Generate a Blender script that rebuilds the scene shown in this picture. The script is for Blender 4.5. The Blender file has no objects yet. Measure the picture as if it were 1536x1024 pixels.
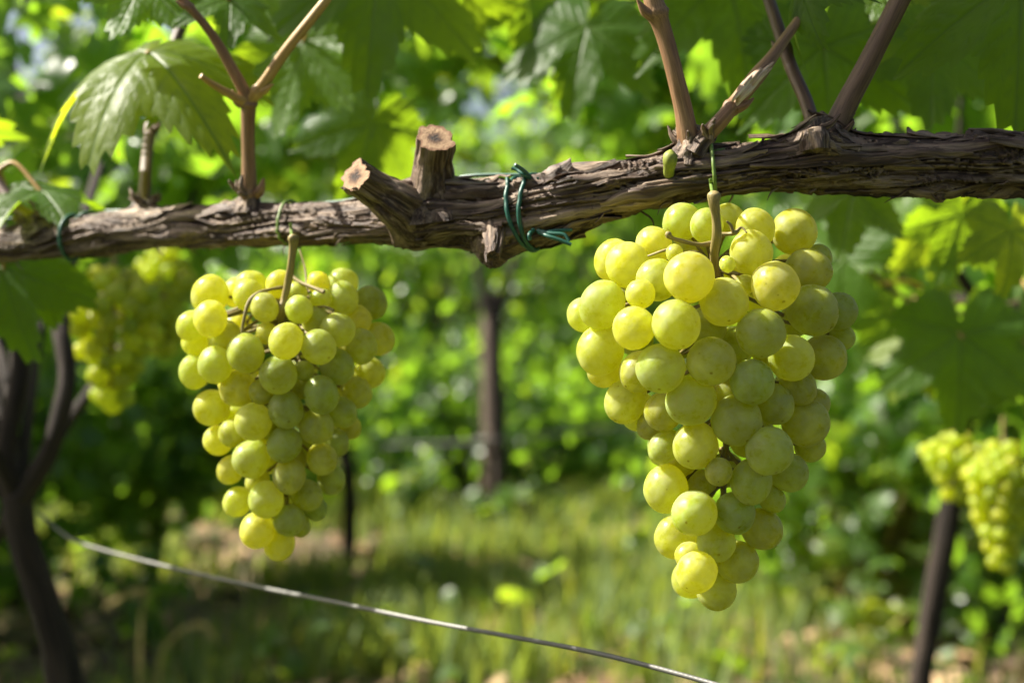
import bpy, math, random
import numpy as np
from mathutils import Vector, Matrix

scene = bpy.context.scene
C = scene.collection
R = math.radians
random.seed(7)
rng = np.random.default_rng(7)

# ------------------------------------------------------------------ camera
FPX = 2133.0            # focal length in photo pixels (photo 1536 px wide, 50 mm lens on 36 mm)
CAM_Z = 0.80
cam_d = bpy.data.cameras.new("camera")
cam = bpy.data.objects.new("camera", cam_d); C.objects.link(cam)
cam.location = (0, 0, CAM_Z); cam.rotation_euler = (R(90), 0, 0)
cam_d.lens = 50.0; cam_d.sensor_width = 36.0
cam_d.clip_start = 0.02; cam_d.clip_end = 400
cam_d.dof.use_dof = True
cam_d.dof.focus_distance = 0.648
cam_d.dof.aperture_fstop = 5.8
cam_d.dof.aperture_blades = 9
scene.camera = cam

# ------------------------------------------------------------------ world, sun, exposure
SUN = Vector((-0.69, 0.11, 0.71)).normalized()
elev = math.asin(SUN.z)
azim = math.atan2(SUN.x, SUN.y)
world = bpy.data.worlds.new("World"); scene.world = world
world.use_nodes = True
wn = world.node_tree.nodes; wl = world.node_tree.links
sky = wn.new('ShaderNodeTexSky'); sky.sky_type = 'NISHITA'; sky.sun_disc = False
sky.sun_elevation = elev; sky.sun_rotation = azim
sky.air_density = 1.0; sky.dust_density = 5.0; sky.ozone_density = 1.0
wl.new(sky.outputs['Color'], wn['Background'].inputs['Color'])
wn['Background'].inputs['Strength'].default_value = 0.05
sun_d = bpy.data.lights.new("sun", 'SUN'); sun_d.energy = 5.0; sun_d.angle = R(0.5)
sun_d.color = (1.0, 0.94, 0.82)
sun = bpy.data.objects.new("sun", sun_d); C.objects.link(sun)
sun.rotation_euler = (-SUN).to_track_quat('-Z', 'Y').to_euler()
sun.location = (-3, 0, 6)
scene.view_settings.view_transform = 'Standard'
scene.view_settings.look = 'None'
scene.view_settings.exposure = 1.78
scene.view_settings.gamma = 1.0
scene.render.engine = 'CYCLES'
cy = scene.cycles
cy.use_denoising = True
cy.max_bounces = 10; cy.diffuse_bounces = 5; cy.transmission_bounces = 8; cy.glossy_bounces = 3
cy.sample_clamp_indirect = 6.0
cy.caustics_reflective = False; cy.caustics_refractive = False

# ------------------------------------------------------------------ small helpers
def P(x, y, d):
    """photo pixel + real distance in front of the camera -> world point"""
    return np.array([(x - 768.0) / FPX * d, d, CAM_Z + (512.0 - y) / FPX * d])

def rpx(r, d):
    return r / FPX * d

def nrm(v):
    v = np.asarray(v, float); return v / (np.linalg.norm(v, axis=-1, keepdims=True) + 1e-12)

def _hash(ix, iy, iz, seed):
    h = (ix * 374761393 + iy * 668265263 + iz * 2147483647 + seed * 1274126177) & 0xFFFFFFFF
    h = ((h ^ (h >> 13)) * 1274126177) & 0xFFFFFFFF
    h = ((h ^ (h >> 16)) * 2246822519) & 0xFFFFFFFF
    h = h ^ (h >> 15)
    return (h & 0xFFFFFF) / float(0xFFFFFF)

def vnoise(p, seed=0):
    p = np.asarray(p, float)
    i = np.floor(p).astype(np.int64); f = p - i
    f = f * f * f * (f * (f * 6 - 15) + 10)
    out = 0
    for dx in (0, 1):
        for dy in (0, 1):
            for dz in (0, 1):
                w = (f[..., 0] if dx else 1 - f[..., 0]) * (f[..., 1] if dy else 1 - f[..., 1]) * (f[..., 2] if dz else 1 - f[..., 2])
                out = out + w * _hash(i[..., 0] + dx, i[..., 1] + dy, i[..., 2] + dz, seed)
    return out

def fbm(p, seed=0, octs=3):
    o = 0; a = .5; t = 0
    for k in range(octs):
        o = o + a * vnoise(p * (2.03 ** k), seed + k); t += a; a *= .5
    return o / t

def spline(pts, n):
    """Catmull-Rom through rows of pts, n samples"""
    p = np.asarray(pts, float)
    p = np.vstack([2 * p[0] - p[1], p, 2 * p[-1] - p[-2]])
    m = len(p) - 3
    t = np.linspace(0, m - 1e-6, n); k = t.astype(int); f = (t - k)[:, None]
    a, b, c, d = p[k], p[k + 1], p[k + 2], p[k + 3]
    return .5 * (2 * b + (c - a) * f + (2 * a - 5 * b + 4 * c - d) * f ** 2 + (3 * b - a - 3 * c + d) * f ** 3)

class MB:
    """collects vertices, faces, per-vertex attributes and material slots for ONE mesh object"""
    def __init__(s):
        s.v = []; s.f = []; s.m = []; s.at = {}; s.n = 0
    def add(s, v, faces, mat=0, **at):
        v = np.asarray(v, float)
        for k in at:
            if k not in s.at: s.at[k] = [np.zeros((s.n, np.shape(at[k])[1] if np.ndim(at[k]) > 1 else 1))] if s.n else []
        for k in s.at:
            a = at.get(k)
            dim = s.at[k][0].shape[1] if s.at[k] else (np.shape(a)[1] if np.ndim(a) > 1 else 1)
            a = np.zeros((len(v), dim)) if a is None else np.broadcast_to(np.asarray(a, float).reshape(-1, dim), (len(v), dim))
            s.at[k].append(a)
        s.v.append(v)
        if not isinstance(faces, (list, tuple)): faces = [faces]
        for f in faces:
            f = np.asarray(f, np.int64)
            if len(f) == 0: continue
            s.f.append(f + s.n); s.m.append(mat)
        s.n += len(v)
    def mesh(s, name, mats, smooth=True):
        me = bpy.data.meshes.new(name)
        v = np.vstack(s.v)
        me.vertices.add(len(v)); me.vertices.foreach_set('co', v.ravel().astype(np.float32))
        li = np.concatenate([f.ravel() for f in s.f])
        tot = np.concatenate([np.full(len(f), f.shape[1]) for f in s.f])
        mi = np.concatenate([np.full(len(f), m) for f, m in zip(s.f, s.m)])
        st = np.concatenate([[0], np.cumsum(tot)[:-1]])
        me.loops.add(len(li)); me.loops.foreach_set('vertex_index', li.astype(np.int32))
        me.polygons.add(len(tot)); me.polygons.foreach_set('loop_start', st.astype(np.int32))
        me.polygons.foreach_set('loop_total', tot.astype(np.int32))
        me.polygons.foreach_set('material_index', mi.astype(np.int32))
        me.polygons.foreach_set('use_smooth', np.full(len(tot), smooth))
        for k, a in s.at.items():
            a = np.vstack(a).astype(np.float32)
            if a.shape[1] == 1:
                me.attributes.new(k, 'FLOAT', 'POINT').data.foreach_set('value', a.ravel())
            else:
                me.attributes.new(k, 'FLOAT_VECTOR', 'POINT').data.foreach_set('vector', a.ravel())
        for m in mats: me.materials.append(m)
        me.update(calc_edges=True); me.validate()
        return me

WP = {}
def link(name, data, parent=None, loc=(0, 0, 0)):
    """link an object with its origin at world point loc"""
    o = bpy.data.objects.new(name, data); C.objects.link(o)
    loc = np.asarray(loc, float)
    if parent is not None:
        o.parent = parent; o.location = loc - WP[parent.name]
    else:
        o.location = loc
    WP[o.name] = loc
    return o

def build(name, mb, mats, parent=None, origin=(0, 0, 0), smooth=True):
    origin = np.asarray(origin, float)
    mb.v = [v - origin for v in mb.v]
    return link(name, mb.mesh(name, mats if isinstance(mats, (list, tuple)) else [mats], smooth), parent, origin)

def tag(o, label=None, cat=None, group=None, kind=None):
    if label: o['label'] = label
    if cat: o['category'] = cat
    if group: o['group'] = group
    if kind: o['kind'] = kind
    return o

def thing(name, label, cat, loc, group=None):
    return tag(link(name, None, None, loc), label, cat, group)

def frames(pts):
    p = np.asarray(pts, float); n = len(p)
    t = nrm(np.gradient(p, axis=0))
    up = np.array([0, 0, 1.0]) if abs(t[0][2]) < .9 else np.array([0, 1.0, 0])
    N = np.zeros_like(p); B = np.zeros_like(p)
    u = nrm(up - t[0] * np.dot(up, t[0]))
    for i in range(n):
        u = nrm(u - t[i] * np.dot(u, t[i])); N[i] = u; B[i] = np.cross(t[i], u)
    return t, N, B

def tube(mb, pts, rad, seg=10, mat=0, n=None, cap=True, rough=0.0, seed=0, fib=30.0, capmat=None):
    """a tapered tube along pts (rows), rad per point; tc attribute = (s, r cos, r sin) in metres"""
    pts = np.asarray(pts, float); rad = np.asarray(rad, float)
    if rad.ndim == 0: rad = np.full(len(pts), float(rad))
    if n: q = spline(np.hstack([pts, rad[:, None]]), n); pts, rad = q[:, :3], np.maximum(q[:, 3], 1e-5)
    t, N, B = frames(pts)
    s = np.concatenate([[0], np.cumsum(np.linalg.norm(np.diff(pts, axis=0), axis=1))])
    th = np.linspace(0, 2 * np.pi, seg, endpoint=False)
    r = np.repeat(rad[:, None], seg, 1)
    tc = np.stack([np.repeat(s[:, None], seg, 1), r * np.cos(th), r * np.sin(th)], -1)
    if rough:
        q = np.stack([np.repeat(s[:, None], seg, 1) * fib, np.cos(th)[None] * 2.5 + 0 * r, np.sin(th)[None] * 2.5 + 0 * r], -1)
        r = r * (1 + rough * (fbm(q, seed, 3) - .5) * 2)
    v = pts[:, None] + r[..., None] * (np.cos(th)[None, :, None] * N[:, None] + np.sin(th)[None, :, None] * B[:, None])
    m = len(pts)
    i = np.arange(m - 1)[:, None] * seg; j = np.arange(seg)[None]; k = (j + 1) % seg
    f = np.stack([i + j, i + k, i + seg + k, i + seg + j], -1).reshape(-1, 4)
    mb.add(v.reshape(-1, 3), [f], mat, tc=tc.reshape(-1, 3))
    if cap:
        for e in (0, m - 1):
            c = np.vstack([v[e], pts[e] + t[e] * (rad[e] * (.25 if e else -.25) if capmat is None else 0)])
            j = np.arange(seg); k = (j + 1) % seg
            ff = np.stack([j, k, np.full(seg, seg)], -1)
            if e == 0: ff = ff[:, ::-1]
            tcc = np.vstack([np.stack([0 * th, np.cos(th), np.sin(th)], -1) * (rad[e]), [[0, 0, 0]]])
            mb.add(c, [ff], mat if (capmat is None or e == 0) else capmat, tc=tcc)

# ------------------------------------------------------------------ materials
def mat(name):
    m = bpy.data.materials.new(name); m.use_nodes = True
    nt = m.node_tree; nt.nodes.clear()
    return m, nt.nodes, nt.links

def N(n, t, **kw):
    x = n.new(t)
    for k, v in kw.items():
        if k == 'op': x.operation = v
        elif isinstance(k, str) and k.startswith('i_'):
            x.inputs[int(k[2:])].default_value = v
    return x

def noise(n, l, vec, scale, detail=3, rough=.55, dist=0.0):
    x = n.new('ShaderNodeTexNoise'); x.inputs['Scale'].default_value = scale
    x.inputs['Detail'].default_value = detail; x.inputs['Roughness'].default_value = rough
    x.inputs['Distortion'].default_value = dist
    if vec is not None: l.new(vec, x.inputs['Vector'])
    return x.outputs['Fac']

def ramp(n, l, fac, stops):
    x = n.new('ShaderNodeValToRGB'); e = x.color_ramp.elements
    while len(e) < len(stops): e.new(.5)
    for el, (p, c) in zip(e, stops):
        el.position = p; el.color = (c[0], c[1], c[2], 1) if not np.isscalar(c) else (c, c, c, 1)
    l.new(fac, x.inputs['Fac']); return x.outputs['Color']

def mixc(n, l, fac, a, b, mode='MIX'):
    x = n.new('ShaderNodeMix'); x.data_type = 'RGBA'; x.blend_type = mode
    for s, v in ((x.inputs[0], fac), (x.inputs[6], a), (x.inputs[7], b)):
        if isinstance(v, (tuple, list)): s.default_value = (*v[:3], 1)
        elif np.isscalar(v): s.default_value = v
        else: l.new(v, s)
    return x.outputs[2]

def math_(n, l, op, a, b=None, c=None):
    x = n.new('ShaderNodeMath'); x.operation = op
    for i, v in enumerate((a, b, c)):
        if v is None: continue
        if np.isscalar(v): x.inputs[i].default_value = v
        else: l.new(v, x.inputs[i])
    return x.outputs[0]

def attr(n, name, vec=False):
    x = n.new('ShaderNodeAttribute'); x.attribute_name = name
    return x.outputs['Vector' if vec else 'Fac']

def bump(n, l, h, strength, dist):
    x = n.new('ShaderNodeBump'); x.inputs['Strength'].default_value = strength
    x.inputs['Distance'].default_value = dist; l.new(h, x.inputs['Height']); return x.outputs['Normal']

def stretch(n, l, vec, s):
    x = n.new('ShaderNodeMapping'); x.inputs['Scale'].default_value = s
    l.new(vec, x.inputs['Vector']); return x.outputs['Vector']

def principled(n, l, **kw):
    b = n.new('ShaderNodeBsdfPrincipled')
    for k, v in kw.items():
        k = k.replace('_', ' ')
        if np.isscalar(v) or isinstance(v, (tuple, list)):
            b.inputs[k].default_value = (*v, 1) if k in ('Base Color',) and len(v) == 3 else v
        else: l.new(v, b.inputs[k])
    return b

def out(n, l, sh):
    o = n.new('ShaderNodeOutputMaterial'); l.new(sh, o.inputs['Surface'])

def leaf_material(name, dark, light, yellow, trans, tfac=.45, rough=.42, use_obj=False, fine=True, gloss=.5):
    m, n, l = mat(name)
    rnd = attr(n, 'rnd')
    if use_obj:
        oi = n.new('ShaderNodeObjectInfo'); rnd = oi.outputs['Random']
    tc = n.new('ShaderNodeTexCoord').outputs['Object']
    c = ramp(n, l, rnd, [(0, dark), (.55, light), (.85, light), (1, yellow)])
    t = ramp(n, l, rnd, [(0, [x * .75 for x in trans]), (.6, trans), (1, [min(1, trans[0] * 1.6), trans[1] * 1.15, trans[2]])])
    nrmsock = None
    if fine:
        ve = attr(n, 'vein')
        lc = attr(n, 'lc', True)
        blot = noise(n, l, lc, 3.0, 3)
        c = mixc(n, l, math_(n, l, 'MULTIPLY', blot, .5), c, light)
        c = mixc(n, l, math_(n, l, 'MULTIPLY', ve, .55), c, (.12, .17, .05))
        t = mixc(n, l, math_(n, l, 'MULTIPLY', ve, .85), t, (.13, .24, .02))
        t = mixc(n, l, ramp(n, l, noise(n, l, lc, 5.0, 5), [(.35, 0.0), (.7, .55)]), t, [x * .55 for x in trans])
        sp = ramp(n, l, noise(n, l, lc, 7.0, 4), [(.70, 0.0), (.76, 1.0)])
        c = mixc(n, l, math_(n, l, 'MULTIPLY', sp, .5), c, (.11, .075, .02))
        hi = math_(n, l, 'ADD', math_(n, l, 'MULTIPLY', noise(n, l, lc, 22.0, 4), .6), math_(n, l, 'MULTIPLY', ve, -.8))
        nrmsock = bump(n, l, hi, .35, .0014)
    geo = n.new('ShaderNodeNewGeometry')
    under = mixc(n, l, .55, c, (.15, .20, .09))
    c2 = mixc(n, l, geo.outputs['Backfacing'], c, under)
    rg = math_(n, l, 'ADD', math_(n, l, 'MULTIPLY', geo.outputs['Backfacing'], .25), rough)
    b = principled(n, l, Base_Color=c2, Roughness=rg, Specular_IOR_Level=gloss)
    tr = n.new('ShaderNodeBsdfTranslucent'); l.new(t, tr.inputs['Color'])
    if nrmsock is not None:
        l.new(nrmsock, b.inputs['Normal']); l.new(nrmsock, tr.inputs['Normal'])
    mx = n.new('ShaderNodeMixShader'); mx.inputs[0].default_value = tfac
    l.new(b.outputs[0], mx.inputs[1]); l.new(tr.outputs[0], mx.inputs[2])
    out(n, l, mx.outputs[0]); return m

M_LEAF = leaf_material('vine_leaf', (.022, .058, .012), (.048, .100, .016), (.13, .17, .020), (.40, .62, .016), .54, .44, True, gloss=.24)
M_FAR = leaf_material('vine_leaf_crown', (.022, .060, .014), (.055, .115, .018), (.11, .155, .03), (.31, .55, .026), .54, .34, False, False)
M_TREE = leaf_material('tree_leaf', (.022, .056, .014), (.05, .10, .02), (.10, .13, .03), (.38, .60, .03), .52, .45, False, False)
M_GRASS = leaf_material('grass_blade', (.05, .10, .02), (.12, .17, .035), (.36, .31, .12), (.36, .46, .05), .42, .5, False, False, .3)

def bark_material(name, c0, c1, c2, scale=1.0, bstr=.6, rough=.8):
    m, n, l = mat(name)
    tc = attr(n, 'tc', True)
    fib = noise(n, l, stretch(n, l, tc, (20 * scale, 620 * scale, 620 * scale)), 1.0, 5, .6, .3)
    big = noise(n, l, stretch(n, l, tc, (22 * scale, 120 * scale, 120 * scale)), 1.0, 3)
    fine = noise(n, l, stretch(n, l, tc, (70 * scale, 2000 * scale, 2000 * scale)), 1.0, 3, .65)
    c = ramp(n, l, fib, [(.32, c0), (.50, c1), (.74, c2)])
    c = mixc(n, l, ramp(n, l, big, [(.46, 0.0), (.66, .75)]), c, c2)
    c = mixc(n, l, ramp(n, l, fine, [(.3, .75), (.55, 0.0)]), c, c0)
    h = math_(n, l, 'ADD', math_(n, l, 'MULTIPLY', fib, .7), math_(n, l, 'MULTIPLY', fine, .35))
    b = principled(n, l, Base_Color=c, Roughness=rough, Specular_IOR_Level=.35, Normal=bump(n, l, h, bstr, .0018 / scale))
    out(n, l, b.outputs[0]); return m

M_BARK = bark_material('old_vine_bark', (.012, .007, .0045), (.064, .034, .021), (.36, .265, .18), 1.0, 1.0, .6)
M_TRUNK = bark_material('trunk_bark', (.006, .004, .003), (.020, .013, .009), (.050, .035, .026), .35, .8, .9)
M_POST = bark_material('weathered_post', (.035, .024, .018), (.095, .064, .05), (.17, .125, .10), .3, .5, .9)
M_CANE = bark_material('cane_bark', (.085, .040, .018), (.20, .105, .050), (.32, .20, .105), .8, .3, .5)
M_CANE_DARK = bark_material('dark_cane_bark', (.035, .018, .012), (.085, .045, .028), (.16, .10, .06), .8, .3, .5)
M_CANE_TAN = bark_material('tan_cane_bark', (.20, .11, .03), (.38, .23, .065), (.46, .32, .12), .8, .2, .45)
M_CANE_PALE = bark_material('pale_peeling_bark', (.20, .12, .07), (.46, .34, .24), (.80, .73, .66), .6, .5, .6)
M_STEM = bark_material('bunch_stem', (.10, .085, .022), (.22, .18, .055), (.30, .22, .09), 1.6, .3, .55)

def simple(name, col, rough=.5, var=.25, scale=200.0, spec=.4, bmp=0.0):
    m, n, l = mat(name)
    tc = n.new('ShaderNodeTexCoord').outputs['Object']
    f = noise(n, l, tc, scale, 4)
    c = mixc(n, l, f, [x * (1 - var) for x in col], [min(1, x * (1 + var)) for x in col])
    b = principled(n, l, Base_Color=c, Roughness=rough, Specular_IOR_Level=spec)
    if bmp: l.new(bump(n, l, f, .5, bmp), b.inputs['Normal'])
    out(n, l, b.outputs[0]); return m

M_TIE = simple('green_plastic_tie', (.014, .075, .052), .42, .3, 300)
M_TIE_OLIVE = simple('olive_plastic_tie', (.12, .19, .035), .42, .25, 300)
M_WIRE = simple('green_coated_wire', (.055, .12, .09), .4, .4, 150)
M_BUD = simple('green_bud', (.17, .20, .025), .6, .5, 400)
M_STALK = simple('dry_stalk', (.42, .33, .12), .7, .3, 80)

def cut_material():
    m, n, l = mat('pruned_wood')
    tc = attr(n, 'tc', True)
    d = n.new('ShaderNodeVectorMath'); d.operation = 'LENGTH'; l.new(tc, d.inputs[0])
    rr = math_(n, l, 'MULTIPLY', d.outputs['Value'], 1 / .0095)
    rr = math_(n, l, 'ADD', rr, math_(n, l, 'MULTIPLY', math_(n, l, 'SUBTRACT', noise(n, l, tc, 420, 4), .5), .5))
    c = ramp(n, l, rr, [(.17, (.010, .006, .004)), (.34, (.09, .045, .022)), (.50, (.24, .15, .08)), (.75, (.34, .225, .125)), (.97, (.18, .09, .045))])
    f = noise(n, l, tc, 900, 4)
    c = mixc(n, l, ramp(n, l, f, [(.45, 0.0), (.75, .7)]), c, (.14, .075, .04))
    b = principled(n, l, Base_Color=c, Roughness=.85, Normal=bump(n, l, f, .6, .0015))
    out(n, l, b.outputs[0]); return m
M_CUT = cut_material()

def cable_material():
    m, n, l = mat('steel_cable')
    tc = attr(n, 'tc', True)
    w = n.new('ShaderNodeTexWave'); w.bands_direction = 'DIAGONAL'; w.inputs['Scale'].default_value = 1.0
    w.inputs['Distortion'].default_value = .4
    l.new(stretch(n, l, tc, (230, 500, 500)), w.inputs['Vector'])
    f = noise(n, l, tc, 90, 4)
    c = mixc(n, l, f, (.07, .07, .063), (.20, .195, .18))
    c = mixc(n, l, ramp(n, l, w.outputs['Fac'], [(.0, .15), (.5, 0.0)]), c, (.06, .06, .055))
    b = principled(n, l, Base_Color=c, Roughness=.5, Metallic=.35, Normal=bump(n, l, w.outputs['Fac'], .08, .001))
    out(n, l, b.outputs[0]); return m
M_CABLE = cable_material()

def grape_material(name, scale=1.0, fine=True):
    m, n, l = mat(name)
    oi = n.new('ShaderNodeObjectInfo'); rnd = oi.outputs['Random']
    tc = n.new('ShaderNodeTexCoord').outputs['Object']          # object space is the unit sphere x radius
    base = ramp(n, l, rnd, [(0, (.34, .48, .052)), (.5, (.53, .58, .042)), (1, (.68, .64, .038))])
    off = n.new('ShaderNodeVectorMath'); off.operation = 'MULTIPLY_ADD'
    l.new(tc, off.inputs[0]); off.inputs[1].default_value = (1, 1, 1)
    cb = n.new('ShaderNodeCombineXYZ')
    for i in range(3): l.new(math_(n, l, 'MULTIPLY', rnd, 7.3 + 5 * i), cb.inputs[i])
    l.new(cb.outputs[0], off.inputs[2])
    v = off.outputs[0]
    nz = noise(n, l, v, 90, 3)
    base = mixc(n, l, ramp(n, l, nz, [(.35, 0.0), (.7, .5)]), base, (.42, .52, .075))
    b = principled(n, l, Subsurface_Weight=1.0, Subsurface_Radius=(1.0, .88, .14), Subsurface_Scale=.010 * scale, Transmission_Weight=.06,
                   IOR=1.40, Specular_IOR_Level=.5)
    flesh = ramp(n, l, noise(n, l, v, 62, 4, .6, .6), [(.36, 1.0), (.62, .52)])
    base = mixc(n, l, 1.0, base, flesh, 'MULTIPLY')
    film = .02
    if fine:
        # meridian veins under the skin
        sep = n.new('ShaderNodeSeparateXYZ'); l.new(tc, sep.inputs[0])
        # waxy bloom: pale patchy film with rubbed-off marks
        bl = noise(n, l, v, 150, 5, .62)
        bl2 = noise(n, l, v, 480, 4, .6)
        blm = ramp(n, l, math_(n, l, 'ADD', math_(n, l, 'MULTIPLY', bl, .65), math_(n, l, 'MULTIPLY', bl2, .35)), [(.40, .02), (.60, .66)])
        base = mixc(n, l, math_(n, l, 'MULTIPLY', blm, .08), base, (.62, .70, .46))
        # brown scar at the stylar tip (local -Z) and scattered tiny lenticels
        rr = n.new('ShaderNodeVectorMath'); rr.operation = 'LENGTH'
        tip = n.new('ShaderNodeVectorMath'); tip.operation = 'NORMALIZE'; l.new(tc, tip.inputs[0])
        dt = n.new('ShaderNodeVectorMath'); dt.operation = 'DISTANCE'; l.new(tip.outputs[0], dt.inputs[0]); dt.inputs[1].default_value = (0, 0, -1)
        dist = math_(n, l, 'ADD', dt.outputs['Value'], math_(n, l, 'MULTIPLY', math_(n, l, 'SUBTRACT', bl2, .5), .09))
        scar = ramp(n, l, dist, [(.045, 1.0), (.075, 0.0)])
        vo = n.new('ShaderNodeTexVoronoi'); vo.inputs['Scale'].default_value = 240; l.new(v, vo.inputs['Vector'])
        sp = ramp(n, l, vo.outputs['Distance'], [(.06, 1.0), (.13, 0.0)])
        selc = n.new('ShaderNodeSeparateColor'); l.new(vo.outputs['Color'], selc.inputs[0])
        sel = math_(n, l, 'GREATER_THAN', selc.outputs[0], .84)
        sp = math_(n, l, 'MULTIPLY', sp, sel)
        spots = math_(n, l, 'MAXIMUM', scar, math_(n, l, 'MULTIPLY', sp, .8))
        rus = ramp(n, l, noise(n, l, v, 60, 6, .7), [(.66, 0.0), (.71, .5)])
        base = mixc(n, l, rus, base, (.26, .17, .03))
        base = mixc(n, l, spots, base, (.055, .030, .010))
        l.new(math_(n, l, 'SUBTRACT', 1.0, math_(n, l, 'MULTIPLY', spots, .95)), b.inputs['Subsurface Weight'])
        rg = math_(n, l, 'ADD', .22, math_(n, l, 'MULTIPLY', blm, .50))
        film = math_(n, l, 'ADD', .006, math_(n, l, 'MULTIPLY', blm, .13))
        film = math_(n, l, 'MULTIPLY', film, math_(n, l, 'SUBTRACT', 1.0, spots))
        l.new(rg, b.inputs['Roughness'])
        l.new(bump(n, l, bl2, .10, .0006), b.inputs['Normal'])
    else:
        b.inputs['Roughness'].default_value = .35
    l.new(base, b.inputs['Base Color'])
    tr = n.new('ShaderNodeBsdfTranslucent'); l.new(mixc(n, l, .75, base, (1.0, .96, .06) if fine else (.86, .93, .09)), tr.inputs['Color'])
    mx = n.new('ShaderNodeMixShader'); mx.inputs[0].default_value = .48 if fine else .62
    l.new(b.outputs[0], mx.inputs[1]); l.new(tr.outputs[0], mx.inputs[2])
    wax = n.new('ShaderNodeBsdfDiffuse'); wax.inputs['Color'].default_value = (.86, .90, .80, 1); wax.inputs['Roughness'].default_value = .5
    m2 = n.new('ShaderNodeMixShader')
    if np.isscalar(film): m2.inputs[0].default_value = film
    else: l.new(film, m2.inputs[0])
    l.new(mx.outputs[0], m2.inputs[1]); l.new(wax.outputs[0], m2.inputs[2])
    out(n, l, m2.outputs[0]); return m
M_GRAPE = grape_material('grape_skin', 1.0, True)
M_GRAPE_FAR = grape_material('grape_skin_small', .8, False)

def ground_material():
    m, n, l = mat('soil_and_turf')
    tc = n.new('ShaderNodeTexCoord').outputs['Object']
    a = noise(n, l, tc, .9, 4); b_ = noise(n, l, tc, 14, 5, .65); c_ = noise(n, l, tc, 70, 4, .7)
    soil = ramp(n, l, b_, [(.3, (.065, .042, .026)), (.55, (.16, .105, .065)), (.75, (.26, .19, .115))])
    turf = ramp(n, l, c_, [(.3, (.030, .055, .012)), (.7, (.09, .13, .03))])
    c = mixc(n, l, math_(n, l, 'MULTIPLY', ramp(n, l, a, [(.36, 0.2), (.5, 1.0)]), math_(n, l, 'SUBTRACT', 1.0, attr(n, 'bare'))), soil, turf)
    b = principled(n, l, Base_Color=c, Roughness=.95, Normal=bump(n, l, math_(n, l, 'ADD', b_, c_), .8, .03))
    out(n, l, b.outputs[0]); return m
M_GROUND = ground_material()
def litter_material():
    m, n, l = mat('dry_leaf_litter')
    r_ = attr(n, 'rnd')
    c = ramp(n, l, r_, [(0, (.10, .055, .028)), (.5, (.24, .145, .07)), (1, (.42, .30, .16))])
    b = principled(n, l, Base_Color=c, Roughness=.85)
    out(n, l, b.outputs[0]); return m
M_LITTER = litter_material()

# ------------------------------------------------------------------ grape-vine leaf shape
LOBE_A = np.radians([0, 12, 26, 40, 54, 68, 82, 98, 112, 130, 148, 162, 172, 180])
LOBE_R = np.array([1.00, .83, .58, .76, .93, .74, .52, .66, .72, .60, .60, .50, .28, .05])
VEINS = [(0, 1.0), (54, .92), (-54, .92), (108, .72), (-108, .72)]

def outline(th, teeth, seed, amp=.13):
    a = np.abs(th)
    rr = np.interp(a, LOBE_A, LOBE_R)
    g = np.random.default_rng(seed)
    if teeth:
        w = th + .03 * np.sin(th * 7 + g.uniform(0, 6)) 
        saw = (np.abs(w) * teeth / (2 * np.pi)) % 1.0
        tri = np.where(saw < .62, saw / .62, (1 - saw) / .38)
        rr = rr * (1 + amp * (tri - .4)) * (1 + .03 * np.sin(th * 3 + g.uniform(0, 6)))
    return rr

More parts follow.
